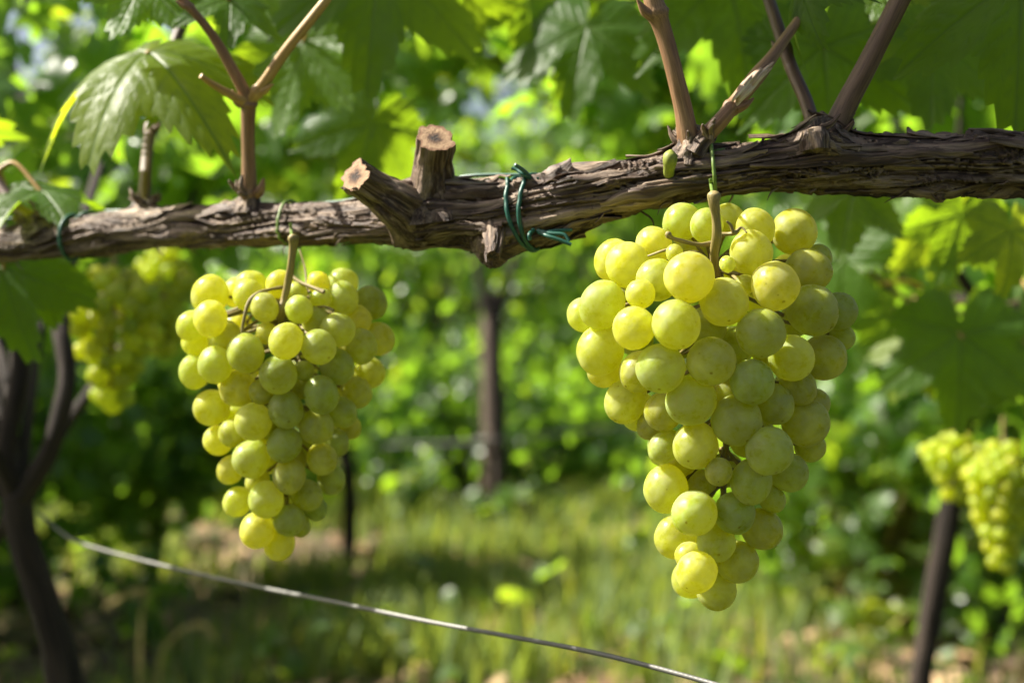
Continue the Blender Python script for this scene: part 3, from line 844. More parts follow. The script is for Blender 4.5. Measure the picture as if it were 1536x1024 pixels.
# leaves added above the frame to shade the leaves and the arm below
for q_ in [(1400, 250, .68, .30, .08, 0, 8), (1490, 100, .70, .22, .10, 1, 9), (1300, 60, .70, .25, .06, 2, 10),
           (1480, 40, .74, .24, .11, 0, 11), (1510, 170, .72, .30, .10, 2, 12), (1430, 120, .90, .24, .12, 0, 13), (1240, 110, .95, .26, .12, 1, 14), (1130, 60, .98, .24, .10, 0, 15), (1350, 160, .93, .30, .10, 2, 16), (560, 60, .93, .22, .09, 0, 17)]:
    shade_leaf(c3 if q_[0] > 600 else c1b, *q_)

# ================================================================== GRAPE BUNCHES
def sphere_mesh(name, m, r, seg, rings, stretch_=1.06, dent=.02, seed=0):
    mb = MB()
    th = np.linspace(0, 2 * np.pi, seg, endpoint=False); ph = np.linspace(0, np.pi, rings + 1)[1:-1]
    v = [np.array([[0, 0, 1.0]])]
    for p_ in ph: v.append(np.stack([np.sin(p_) * np.cos(th), np.sin(p_) * np.sin(th), np.full(seg, np.cos(p_))], -1))
    v.append(np.array([[0, 0, -1.0]])); v = np.vstack(v)
    v = v * (1 + dent * (fbm(v * 1.3 + 10 * seed, seed, 2) - .5)[:, None])
    v[:, 2] *= stretch_
    n = len(ph); f4 = []; j = np.arange(seg); k = (j + 1) % seg
    for i in range(n - 1):
        a = 1 + i * seg; f4.append(np.stack([a + j, a + seg + j, a + seg + k, a + k], -1))
    top = np.stack([0 * j, 1 + j, 1 + k], -1); e = 1 + (n - 1) * seg
    bot = np.stack([e + j, np.full(seg, len(v) - 1), e + k], -1)
    mb.add(v * r, [top, np.vstack(f4), bot])
    return mb.mesh(name, [m])
GR = [sphere_mesh('grape', M_GRAPE, .01, 48, 30, s_, .09, i) for i, s_ in enumerate([1.02, 1.06, 1.04, 1.09])]
GR_FAR = [sphere_mesh('small_grape', M_GRAPE_FAR, .01, 22, 14, s_, .05, i) for i, s_ in enumerate([1.02, 1.07])]

def relax(b, fixed_xz=True, it=140, slack=.965):
    """b rows: X,Y,Z,r - push overlapping berries apart in depth only"""
    n = len(b)
    for _ in range(it):
        D = b[:, None, :3] - b[None, :, :3]
        dxz2 = D[..., 0] ** 2 + D[..., 2] ** 2
        R_ = (b[:, None, 3] + b[None, :, 3]) * slack
        need = np.sqrt(np.maximum(R_ ** 2 - dxz2, 0))
        dy = D[..., 1]
        pen = need - np.abs(dy); np.fill_diagonal(pen, 0); pen = np.maximum(pen, 0)
        sg = np.where(dy > 0, 1, np.where(dy < 0, -1, np.sign(np.arange(n)[:, None] - np.arange(n)[None])))
        b[:, 1] += (pen * sg).sum(1) * .22
    return b

def bunch(label, trace, D, axis_px, axis_d, stems, name='grape_bunch', fill=18, seed=1, group='sharp bunches hanging from the near vine arm', meshes=GR):
    """trace rows: photo x, y, radius px, layer (0 front)"""
    g = np.random.default_rng(seed)
    tr = np.array(trace, float)
    ax = np.array(axis_px, float)                                      # y, x centre, half width
    cx = np.interp(tr[:, 1], ax[:, 0], ax[:, 1]); hw = np.interp(tr[:, 1], ax[:, 0], ax[:, 2])
    dx = np.clip(np.abs(tr[:, 0] - cx) / np.maximum(hw - tr[:, 2] * .6, 8), 0, .97)
    y0 = axis_d - np.sqrt(1 - dx ** 2) * rpx(np.maximum(hw - tr[:, 2], 6), D) * .85 + tr[:, 3] * rpx(tr[:, 2], D) * .95
    b = np.array([[*P(x, y, d), rpx(r, d)] for (x, y, r, l_), d in zip(tr, y0)])
    tgt_xy = tr[:, :2]
    b = relax(b)
    for k in range(len(b)):                                            # keep each berry on its own line of sight
        d = b[k, 1]; b[k, :3] = P(tgt_xy[k, 0], tgt_xy[k, 1], d); b[k, 3] = rpx(tr[k, 2], d)
    # berries on the far side, hidden from the photo's side
    rmed = np.median(b[:, 3]); tries = 0; extra = []
    while len(extra) < fill and tries < 6000:
        tries += 1
        y = g.uniform(ax[0, 0] + 75, ax[-1, 0] - 25)
        c = np.interp(y, ax[:, 0], ax[:, 1]); h = np.interp(y, ax[:, 0], ax[:, 2]) - 38
        if h < 4: continue
        a = g.uniform(-1, 1)
        d = axis_d + math.sqrt(max(0, 1 - a * a)) * rpx(h, D) * .8
        p = np.array([*P(c + a * h, y, d), rmed * g.uniform(.85, 1.02)])
        al = np.vstack([b] + [e[None] for e in extra])
        if np.all(np.linalg.norm(al[:, :3] - p[:3], axis=1) > (al[:, 3] + p[3]) * .93): extra.append(p)
    allb = np.vstack([b] + [e[None] for e in extra]) if extra else b
    top = P(ax[0, 1], ax[0, 0], axis_d)
    T = thing(name, label, 'grape bunch', top, group)
    # rachis: main stem, laterals, one pedicel per berry
    mb = MB(); mains = []
    for q_, s_ in enumerate(stems):
        pp = [P(x, y, d + (.010 if q_ else 0)) for x, y, r, d in s_]; rr = [rpx(r, d) * (.72 if q_ else .85) for x, y, r, d in s_]
        tube(mb, pp, rr, 14, 0, 26, True, .16, seed, 160); mains.append(spline(pp, 40))
    axis = [P(np.interp(y, ax[:, 0], ax[:, 1]), y, axis_d) for y in np.linspace(ax[0, 0] + 105, ax[-1, 0] - 50, 8)]
    axis = [mains[0][-1]] + axis
    tube(mb, axis, np.linspace(.0024, .0010, len(axis)), 10, 0, 40, True, .2, seed, 160)
    A = np.vstack([spline(axis, 60)] + mains); AX = spline(axis[1:], 60) + np.array([0, .004, 0])
    for p in allb:
        e = AX[int(np.argmin(np.linalg.norm(AX - p[:3] - np.array([0, 0, .012]), axis=1)))]; v = nrm(e - p[:3])
        s0 = p[:3] + v * p[3] * .97
        side = g.normal(size=3) * .0012
        tube(mb, [e, (e + s0) / 2 + side + np.array([0, 0, .002]), s0 + v * .001, s0 - v * .0012], [.0011, .00085, .0010, .0015], 7, 0, 12, True, .2, seed, 300)
    build('stem', mb, M_STEM, T, top)
    for k, p in enumerate(allb):
        me = meshes[int(g.integers(0, len(meshes)))]
        o = link('grape', me, T, p[:3])
        o.scale = [p[3] / .01 * g.uniform(.95, 1.045) for _ in range(3)]
        dd = np.linalg.norm(A - p[:3], axis=1); e = A[int(np.argmin(dd))]
        up = nrm(nrm(e - p[:3]) * .6 + np.array([0, .15, .7]) + g.normal(size=3) * .25)
        o.rotation_mode = 'QUATERNION'
        o.rotation_quaternion = Vector(up).to_track_quat('Z', 'Y') @ Matrix.Rotation(float(g.uniform(0, 6.28)), 3, 'Z').to_quaternion()
    return T, allb

RIGHT = [(1022.6,333,29,2),(1060,338,25,3),(980.6,368,28.5,2),(920,390,30,2),(941.5,397.5,33.5,1),(903,457,35,1),(877,472,28,2),(986,420,33,1),
 (1034,415.6,37,0),(961,441,23,2),(1012,380,13,2),(951,492,33,0),(1014.5,486.5,37.5,0),(1086,453,36,1),(1133,342,29,2),(1191,348,36,1),
 (1127,379,33.5,1),(1091,396,12,2),(1226,389,23,3),(1213,405,33,2),(1163,428.5,35.5,0),(1219,466,38,1),(1258,467,29,2),(1117,427,16,3),
 (1141,500,38,0),(1093,328,23,3),(900.5,526,37,1),(906,556,25,2),(991,552,37.5,0),(960,557,30,1.6),(1067,542.5,36,0),(939,601,32,1),
 (1037,601,36.5,0),(994,618,29,1),(978,638,22,2),(1043,668,35,0),(996,671,24,1),(1187,537,34,1),(1236,536,35,2),(1262,505,20,3),(1128,573,35,0),
 (1161,606,30,1),(1197,580,27,2),(1105,630,37,0),(1208,633,35,1.5),(1222,606,24,3),(1154,676,36,0),(1215,670,24,2.4),(998.6,733,34,0),
 (1041.5,769,34,0),(1014,804,32,1),(1078,707,21,0),(1183,708,29,1),(1127,722,32,0),(1102,769,32,1),(1158,748,20,2),(1143,793,31,1),(1074,812,30,1),
 (1106,842,32,1),(1018,690,28,2),(1052,728,22,3),(1045,858,31,0),(1035,868,28,2),(1075,885,29.5,1),(1032,832,20,2),(1100,520,30,2.4),(1060,490,30,2.4),
 (1090,590,28,2.4),(1120,660,26,2.6)]
LEFT = [(315,442,28,1),(316,478,26.5,0),(287,489,23.5,1),(293,512,20,2),(378,428,24,2),(373,443,23,1.5),(420,426,21,2),(397,461,22,1.5),(369,530,28.5,0),
 (429,511,26,0),(337,506,25,2),(323,547,27,0),(449,464,21.5,1),(400,500,17,3),(514,425,23,2),(514,447,24.5,1),(556,454,25.5,1),(507,495,26,0),(478,520,26,0),
 (568,508,23.5,1),(542,520,25,1),(478,424,17,3),(445,438,16,3),(474,482,21,2),(481,448,16,3),(537,480,22,2.4),(292,557,24.5,1),(318,611,27,1),(357,583,27,1),(417,562,28,0),
 (392,588,19,1.4),(380,632,28,0),(429,614,27,0),(348,650,21,1),(327,660,23,1.5),(427,666,27,0),(377,688,28.5,0),(506,550,26.5,1),(555,558,23,1.7),
 (482,592,28,0),(534,588,23,1.6),(512,618,24,1),(475,640,25.5,.5),(503,664,22,1),(526,640,17,2),(483,688,23,1),(456,556,16,2),(457,578,21,2),
 (346,704,20.5,1.5),(434,714,26,0),(497,718,21.5,1.5),(357,752,22.5,1),(399,749,27,0),(460,742,23,1),(473,762,18,1.7),(386,795,26,0),(434,780,25,.5),
 (449,788,17,1.7),(419,815,24,1),(386,720,18,2),(440,690,20,2),(405,640,20,2.2)]
BR, _ = bunch('largest and sharpest bunch of pale green grapes, sunlit on one side, shaded on the other', RIGHT, .65,
      [(295, 1070, 40), (340, 1080, 135), (440, 1068, 215), (540, 1075, 200), (640, 1090, 165), (740, 1085, 115), (820, 1075, 85), (910, 1060, 50)], .672,
      [[(1071, 287, 7, 0.633), (1071, 293, 13, 0.633), (1071, 305, 10.5, 0.633), (1074, 325, 8, 0.635), (1075, 355, 9, 0.638), (1071, 380, 7.5, 0.646), (1074, 408, 7, 0.658), (1085, 440, 6, 0.678)],
       [(1073, 364, 7, 0.637), (1050, 367, 4.5, 0.635), (1025, 362, 4.5, 0.631), (1008, 357, 4.5, 0.628), (1002, 352, 8, 0.627), (998, 351, 4, 0.627)],
       [(1077, 352, 6, 0.638), (1092, 351, 4, 0.636), (1103, 349, 5, 0.634), (1112, 341, 2.5, 0.634), (1120, 349, 2, 0.632)],
       [(1100, 349, 4, 0.634), (1096, 338, 3, 0.633), (1090, 332, 2.4, 0.633)],
       [(1076, 402, 6, 0.654), (1092, 408, 5, 0.650), (1108, 412, 3, 0.646)],
       [(1015, 370, 3, 0.633), (992, 377, 3, 0.635), (972, 384, 2.5, 0.638)]], fill=26, seed=3)
BL, _ = bunch('smaller tapering bunch of yellow green grapes, slightly soft, hung under the sawn stubs', LEFT, .745,
      [(350, 438, 40), (400, 428, 120), (480, 425, 165), (560, 425, 150), (640, 422, 115), (740, 425, 75), (830, 418, 40)], .765,
      [[(440, 352, 6, 0.723), (440, 357, 10, 0.723), (440, 368, 7.5, 0.725), (437, 395, 6.5, 0.728), (432, 425, 7, 0.733), (426, 450, 6, 0.735), (422, 466, 7.5, 0.735), (422, 488, 5.5, 0.753), (424, 510, 5, 0.778)],
       [(434, 412, 5, 0.733), (452, 424, 4, 0.728), (472, 432, 4, 0.723), (486, 438, 5, 0.720)],
       [(454, 424, 3, 0.733), (460, 440, 3, 0.738), (458, 404, 2.2, 0.748), (450, 375, 2.0, 0.753)],
       [(428, 430, 4.5, 0.733), (405, 434, 3.4, 0.728), (388, 440, 5, 0.724), (374, 452, 4.5, 0.722), (366, 478, 3.6, 0.720), (362, 505, 3.4, 0.720)],
       [(422, 482, 5, 0.743), (402, 484, 4.5, 0.733), (384, 494, 4, 0.728), (366, 500, 3, 0.726)],
       [(424, 484, 4, 0.738), (440, 490, 3, 0.728), (456, 496, 2.5, 0.724)],
       [(472, 462, 4, 0.730), (488, 460, 2.5, 0.726), (500, 466, 4, 0.723)]], fill=26, seed=4)

# ties: a loop round the arm (and down to the bunch's stem)
def tie(label, px, m, r, loops, slant, ends, name='plastic_tie', phase=0.0, squeeze=1.0, hook=None, cat='tie', off=.0019):
    c, rc, t, k = cordon_at(px)
    mb = MB()
    for lo, sl in zip(loops, slant):
        a = np.linspace(0, 2 * np.pi, 72)
        al = (rc * lo) * np.ones_like(a)
        jx = np.round((a % (2 * np.pi)) / (2 * np.pi) * NA).astype(int) % NA
        rr = rad2[k - 4:k + 5].max(0)[jx] + off; rr = np.convolve(np.pad(rr, 6, 'wrap'), np.ones(13) / 13, 'valid')
        rr = np.maximum(rr, rad2[k, jx] + .0012)
        pts = c + t * (sl[0] + sl[1] * np.cos(a + phase) + sl[2] * np.sin(a))[:, None] + rr[:, None] * (np.cos(a)[:, None] * N_[k] + np.sin(a)[:, None] * B_[k])
        tube(mb, pts, np.full(72, r), 10, 0, None, False)
    for e in ends:
        tube(mb, [P(*p) for p in e], np.linspace(r, r * .8, len(e)), 9, 0, 24)
    o = build(name, mb, m, None, c)
    return tag(o, label, cat)
c, rc, t, k = cordon_at(798); df = c[1] - rc - .003
tie('dark teal plastic tie wound twice round the thick vine arm beside the stubs', 798, M_TIE, .0011, [1, 1], [(-.0035, -.0012, -.003), (.0015, .0026, -.001)],
    [[(797, 268, df + .008), (792, 262, df + .006), (783, 254, df + .003), (772, 247, df)], [(797, 268, df + .008), (786, 262, df + .005), (776, 255, df + .007), (768, 252, df + .008)],
     [(800, 270, df + .010), (815, 262, df + .008), (806, 268, df + .006)],
     [(808, 348, df + .004), (822, 354, df - .001), (840, 360, df - .003), (857, 367, df - .004)], [(806, 346, df + .004), (826, 350, df), (846, 352, df - .002), (854, 362, df - .003)],
     [(800, 345, df + .004), (794, 352, df), (795, 360, df)], [(812, 350, df + .002), (835, 346, df + .001), (858, 345, df)]])
c, rc, t, k = cordon_at(1068); df = c[1] - rc - .003
tie('thin olive green tie looped over the vine arm above the largest grape bunch', 1070, M_TIE_OLIVE, .00095, [1], [(.0, .001, -.001)],
    [[(1066, 268, df - .0015), (1067, 280, df - .003), (1069, 290, .633)], [(1066, 228, df + .012), (1076, 226, df + .010), (1088, 224, df + .012)]])
c, rc, t, k = cordon_at(440); df = c[1] - rc - .003
tie('thin yellowish tie looped over the vine arm above the smaller grape bunch', 438, M_TIE_OLIVE, .00085, [1], [(.0, -.001, .001)],
    [[(436, 335, df - .0015), (437, 348, df - .003), (439, 356, .723)], [(438, 318, df + .010), (446, 312, df + .012), (452, 316, df + .012)]])
c, rc, t, k = cordon_at(108); df = c[1] - rc - .003
tie('dark green tie round the blurred dim end of the vine arm', 110, M_TIE, .0012, [1], [(0, .002, .002)],
    [[(112, 332, df + .006), (122, 322, df + .004), (132, 318, df + .006)]])

# trellis wires
mb = MB()
tube(mb, [P(-900, 338, .97), P(-60, 330, .935), P(130, 318, .90), P(430, 308, .825), P(545, 297, .79), P(640, 279, .765), P(700, 264, .745), P(780, 262, .732), P(880, 261, .722), P(1010, 262, .715), P(1536, 250, .715), P(2300, 235, .74), P(3300, 220, .78)],
     np.full(13, .00085), 10, 0, 220, True)
tag(build('trellis_wire', mb, M_WIRE), 'thin green trellis wire running along the top of the vine arm', 'wire')
mb = MB()
tube(mb, [P(60, 770, 1.24), P(95, 800, 1.17), P(130, 817, 1.12), P(250, 849, 1.02), P(375, 877, .94), P(500, 902, .86), P(640, 931, .80), P(760, 953, .755), P(900, 980, .715), P(1060, 1022, .68), P(1250, 1080, .64), P(1700, 1230, .56)],
     np.full(12, .00130), 12, 0, 260, True)
tag(build('steel_cable', mb, M_CABLE), 'grey twisted steel cable slanting down across the grass', 'cable')
mb = MB()
tube(mb, [P(-300, 690, 6.9), P(300, 680, 6.65), P(600, 668, 6.5), P(735, 661, 6.46), P(960, 638, 6.4), P(1400, 610, 6.3), P(2000, 590, 6.2)], np.full(7, .0085), 8, 0, 80)
tag(build('trellis_wire', mb, M_CABLE), 'pale blurred wire strung across the post at knee height', 'wire')

# ================================================================== BLURRED BUNCHES FURTHER BACK
def small_bunch(label, x, y0, y1, halfw, d, n, rp, seed, group, bend=0):
    g = np.random.default_rng(seed)
    top = P(x, y0, d); b = []
    t_ = 0
    while len(b) < n and t_ < 40000:
        t_ += 1
        v = g.uniform(0, 1); h = halfw * (min(1, .35 + v * 3.2) if v < .25 else (1 - (v - .25) / .75 * .72))
        a = g.uniform(0, 6.28); q_ = g.uniform(.55, 1) ** .5
        p = P(x + bend * v + h * q_ * math.cos(a), y0 + 16 + v * (y1 - y0 - 16), d) + np.array([0, rpx(h, d) * q_ * math.sin(a) * .85, 0])
        r = rpx(rp, d) * g.uniform(.82, 1.1)
        if all(np.linalg.norm(p - o_[:3]) > (r + o_[3]) * .90 for o_ in b): b.append(np.array([*p, r]))
    T = thing('grape_bunch', label, 'grape bunch', top, group)
    mb = MB()
    ax = [P(x + bend * v, y0 - 30 + (y1 - y0 + 10) * v, d) for v in np.linspace(0, 1, 8)]
    tube(mb, ax, np.linspace(.0026, .001, 8), 8, 0, 30)
    A = spline(ax, 40)
    for p in b:
        e = A[int(np.argmin(np.linalg.norm(A - p[:3] - np.array([0, 0, .012]), axis=1)))]
        tube(mb, [e, (e + p[:3]) / 2 + np.array([0, 0, .003]), p[:3]], [.0011, .0009, .001], 5, 0, None, False)
    build('stem', mb, M_STEM, T, top)
    for p in b:
        o = link('grape', GR_FAR[int(g.integers(0, 2))], T, p[:3]); o.scale = [p[3] / .01] * 3
        o.rotation_euler = tuple(g.uniform(-.6, .6, 3))
small_bunch('blurred yellow bunch of grapes beside the dark forked trunk', 172, 395, 608, 68, 1.30, 88, 14.5, 61, 'out of focus grape bunches', -5)
small_bunch('pale blurred bunch of grapes half hidden behind the bunch by the forked trunk', 243, 365, 535, 46, 1.55, 70, 11.5, 62, 'out of focus grape bunches', 5)
small_bunch('short blurred grape bunch just above the head of the leaning dark trunk', 1432, 640, 752, 44, 1.62, 66, 11.5, 63, 'out of focus grape bunches', 0)
small_bunch('long blurred grape bunch hanging at the edge beside the leaning dark trunk', 1505, 655, 852, 52, 1.55, 86, 12, 64, 'out of focus grape bunches', -2)

# ================================================================== OTHER VINES
def vine(label, trunk, tr, blobs, n, size, seed, extra_tubes=(), templates=None, m=None, bark=None, rnd=(.45, .25), spread=.10, name='grapevine', cat='grapevine', group=None, per=9, up=.5):
    g = np.random.default_rng(seed)
    base = np.array(trunk[0], float)
    T = thing(name, label, cat, base, group)
    mb = MB(); tube(mb, trunk, tr, 18, 0, 40, True, .22, seed, 22)
    for pp, rr in extra_tubes: tube(mb, pp, rr, 12, 0, 30, True, .22, seed + 1, 22)
    b = np.asarray(blobs, float); topc = np.array(trunk[-1], float)
    for bl in b:                                                        # limbs reach into every part of the crown
        for _ in range(3):
            e = bl[:3] + nrm(g.normal(size=3)) * bl[3:6] * .8
            mid = (topc + e) / 2 + g.normal(size=3) * .06
            tube(mb, [topc, mid, e], [tr[-1] * .55, tr[-1] * .3, .003], 7, 0, 16)
    build('trunk', mb, bark or M_TRUNK, T, base)
    cb = MB(); crown(cb, blobs, n, size, g, templates or FAR_T, spread, up, rnd, per)
    build('crown', cb, m or M_FAR, T, base)
    return T
def W(x, y, d): return tuple(P(x, y, d))
def G(x, d):                                                           # ground point under photo column x
    X = (x - 768) / FPX * d; return (X, d, gz(X, d) - .03)
def blob(x, y, d, rx, rz, ry): return (*P(x, y, d), rx, ry, rz)

# forked trunk by the cable
vine('dark forked vine trunk at the edge of the picture with the cable fixed to it',
     [(P(130, 1024, 1.2)[0], 1.2, -.03), W(120, 1300, 1.2), W(96, 1024, 1.2), W(68, 911, 1.2), W(36, 813, 1.2), W(26, 745, 1.2)],
     [.025, .020, .0150, .0140, .0130, .0122],
     [blob(-20, 250, 1.75, .30, .22, .25), blob(-330, 150, 1.5, .35, .30, .35), blob(120, 60, 2.0, .30, .22, .25), blob(30, 40, 1.9, .22, .16, .2), blob(-270, 530, 1.27, .12, .15, .10)], 310, .062, 71,  # last blob sits out of view, added to shade the trunk
     [([W(28, 760, 1.2), W(8, 690, 1.2), W(18, 620, 1.21), W(30, 550, 1.22), W(20, 420, 1.25), W(-10, 300, 1.4)], [.0095, .0082, .008, .0078, .007, .006]),
      ([W(26, 755, 1.2), W(70, 686, 1.19), W(91, 620, 1.19), W(101, 555, 1.20), W(92, 480, 1.22), W(110, 380, 1.3), W(150, 250, 1.5)], [.0095, .008, .0075, .0072, .007, .006, .005])],
     MID_T, spread=.07, rnd=(.35, .2))
# leaning trunk
vine('leaning dark vine trunk beneath the two blurred bunches at the edge',
     [(P(1372, 1024, 1.9)[0], 1.9, -.03), W(1362, 1200, 1.9), W(1380, 1024, 1.9), W(1400, 905, 1.9), W(1428, 750, 1.9), W(1444, 640, 1.88), W(1490, 500, 1.8)],
     [.024, .018, .0152, .0152, .0152, .014, .011],
     [blob(1480, 190, 2.0, .30, .22, .3), blob(1640, 420, 1.7, .16, .22, .25), blob(1250, 110, 2.2, .25, .18, .25), blob(1620, 90, 1.8, .3, .3, .3)], 290, .066, 72,
     [([W(1485, 490, 1.5), W(1468, 455, 1.46), W(1440, 410, 1.43), W(1412, 352, 1.40)], [.0065, .006, .0052, .0045]),
      ([W(1485, 490, 1.5), W(1510, 470, 1.5), W(1560, 455, 1.5)], [.006, .0055, .005])],
     MID_T, spread=.07, rnd=(.4, .22))
# big dark leaves by the leaning trunk and a few sunlit ones: leaves on that vine's side shoot
SH = thing('vine_shoot', 'dark drooping shoot with big shaded leaves above the two blurred edge bunches', 'vine shoot', P(1600, 440, 1.45))
mb = MB(); tube(mb, [P(1640, 430, 1.45), P(1540, 452, 1.42), P(1440, 470, 1.40), P(1330, 430, 1.38), P(1250, 330, 1.36)], [.004, .0036, .003, .0026, .002], 10, 0, 40)
shp = build('cane', mb, M_CANE_DARK, SH, P(1600, 440, 1.45)); shp['_path'] = [float(x) for x in spline([P(1640, 430, 1.45), P(1540, 452, 1.42), P(1440, 470, 1.40), P(1330, 430, 1.38), P(1250, 330, 1.36)], 40).ravel()]
near_leaf(shp, 0, 1440, 500, 1.25, 150, (-.15, -.92, .25), (-.05, -.1, -1))
shade_leaf(shp, 1425, 545, 1.25, .13, .085, 0, 14); shade_leaf(shp, 1530, 540, 1.3, .17, .09, 2, 15)  # two leaves added up-sun to shade the big ones
near_leaf(shp, 3, 1535, 510, 1.30, 150, (.2, -.9, .3), (.25, -.1, -1))
near_leaf(shp, 0, 1385, 520, 1.34, 95, (-.4, -.8, .4), (-.6, -.1, -.7))
near_leaf(shp, 2, 1340, 470, 1.45, 110, (.1, -.8, .2), (-.5, .1, -.8))
near_leaf(shp, 0, 1270, 310, 1.35, 110, (.1, -.9, .3), (-.2, -.1, -1))
near_leaf(shp, 2, 1400, 330, 1.55, 120, (.2, -.8, .2), (.1, .1, -1))

# vine rows further back -------------------------------------------------------
g0 = np.random.default_rng(90)
ROW = 'out of focus vines in the rows behind'
def row_vine(label, x, d, zlo, zhi, halfw, n, size, seed, rnd=(.45, .25), lean=0, group=ROW, depth=.50):
    X, Y, Z = G(x, d); g = np.random.default_rng(seed)
    zc = (zlo + zhi) / 2
    tr = [(X, Y, Z), (X + .03 + lean * .3, Y, .35), (X - .02 + lean * .7, Y, .7), (X + lean, Y, max(zlo + .15, .9))]
    bl = []
    for _ in range(7):
        bl.append((X + lean + g.uniform(-.8, .8) * halfw, Y + g.uniform(-.5, .5) * depth, g.uniform(zlo + .15, zhi - .15), halfw * .42, depth * .8, (zhi - zlo) * .24))
    return vine(label, tr, [.030, .027, .025, .022], bl, n, size, seed, rnd=rnd, spread=.11, group=group)
rows = [
 ('dark vine added at the picture edge behind the forked trunk for shade', -150, 3.4, .05, 1.5, .35, 1700, .058, (.3, .2), 0),  # added mostly outside the frame to shade the ground on the left
 ('dim bushy vine behind the dark forked trunk', 20, 4.2, .10, 1.15, .52, 1700, .056, (.30, .2), 0),
 ('deep green vine behind the smaller grape bunch', 225, 4.7, .12, .95, .44, 1530, .056, (.35, .22), 0),
 ('green vine with a thin dark trunk just beside the tip of the smaller bunch', 522, 5.0, .70, 1.25, .20, 130, .056, (.45, .25), -.10),
 ('bright leafy vine behind the shaded side of the largest bunch', 1330, 4.6, .10, 1.60, .55, 1530, .056, (.60, .25), 0),
 ('dense dark vine behind the leaning trunk', 1560, 4.0, .08, 1.60, .50, 1530, .056, (.35, .22), 0),
 ('leafy vine with a pale trunk in the row behind the post', 640, 8.2, .70, 2.1, .75, 1054, .064, (.55, .25), .05),
 ('vine full of sunlit leaves to one side of the post', 905, 8.0, .70, 2.3, .75, 1054, .064, (.62, .25), 0),
 ('vine seen in the gap behind the largest bunch', 1130, 7.6, .35, 1.9, .70, 1105, .064, (.55, .25), 0),
 ('far vine seen above the smaller bunch', 420, 7.8, .45, 1.9, .70, 1105, .064, (.45, .25), 0),
 ('far vine seen past the pale blurred bunch', 180, 7.5, .30, 1.9, .70, 1105, .064, (.4, .25), 0),
 ('far vine behind the dark shoot leaves', 1400, 7.4, .30, 2.0, .75, 1190, .064, (.5, .25), 0),
]
for i_, (lab, x, d, a, b_, hw, n, sz, rn, le) in enumerate(rows):
    row_vine(lab, x, d, a, b_, hw, n, sz, 300 + i_, rn, le)
far = [(250, 11.5), (520, 12.2), (760, 11.2), (990, 12.0), (1230, 11.4), (1480, 11.8)]
fl = ['small far vine low between the two blurred bunches and the smaller bunch', 'small far vine behind the tip of the smaller bunch', 'small far vine straight behind the wooden post',
      'small far vine between post and largest bunch', 'small far vine behind the lower half of the largest bunch', 'small far vine beyond the leaning trunk']
for i_, (x, d) in enumerate(far):
    row_vine(fl[i_], x, d, .3, 2.4 if i_ % 2 else 1.9, .95, 1100, .072, 340 + i_, (.55, .25), 0, 'small vines in the farthest row', .5)

for lab, x, d, n_, h_, w_, sd in [('low bush just behind the wooden post', 690, 7.0, 700, .75, .55, 801), ('low bush between the wooden post and the largest bunch', 900, 7.4, 700, .85, .6, 802),
      ('low bush far behind the tip of the largest bunch', 1090, 6.8, 600, .7, .5, 803), ('low bush far behind the smaller bunch', 420, 6.6, 700, .8, .6, 804), ('tall loose bush beyond the post and the low bushes', 790, 9.6, 900, 1.2, .9, 805)]:
    X, Y, Z = G(x, d); g = np.random.default_rng(sd)
    bl = [(X + g.uniform(-.8, .8) * w_, Y + g.uniform(-.3, .3), g.uniform(.2, .8) * h_, w_ * .4, .3, h_ * .25) for _ in range(6)]
    vine(lab, [(X, Y, Z), (X, Y, .12), (X + .03, Y, .25)], [.014, .012, .009], bl, n_, .060, sd, rnd=(.4, .25), spread=.10, name='bush', cat='bush', group='low bushes in the shade between the rows')

# bright canopy behind the arm, at head height (arching shoots of the next row)
def canopy(label, x, y, d, rx, rz, ry, n, size, seed, rnd, trunk_x, td, name='overhead_vine'):
    X, Y, Z = G(trunk_x, td)
    g = np.random.default_rng(seed)
    c = P(x, y, d)
    bl = [(c[0] + g.uniform(-.8, .8) * rx, c[1] + g.uniform(-.6, .6) * ry, c[2] + g.uniform(-.6, .8) * rz, rx * .40, ry * .6, rz * .42) for _ in range(6)]
    tr = [(X, Y, Z), (X, Y, .5), (X + .02, Y, 1.0), tuple((np.array([X, Y, 1.25]) * .6 + c * .4))]
    return vine(label, tr, [.022, .02, .018, .015], bl, n, size, seed, templates=MID_T, rnd=rnd, spread=.09, group='vines arching over behind the arm')
canopy('arching vine with glowing leaves over the smaller bunch', 330, 90, 2.6, .42, .16, .35, 290, .062, 401, (.6, .25), -150, 2.9)
canopy('arching vine with bright leaves over the gap between the bunches', 760, 10, 3.0, .42, .13, .4, 260, .064, 402, (.7, .22), 1700, 3.2)
canopy('arching vine with green leaves over the largest bunch', 1120, 70, 2.5, .36, .15, .35, 400, .062, 403, (.6, .25), 1650, 2.7)

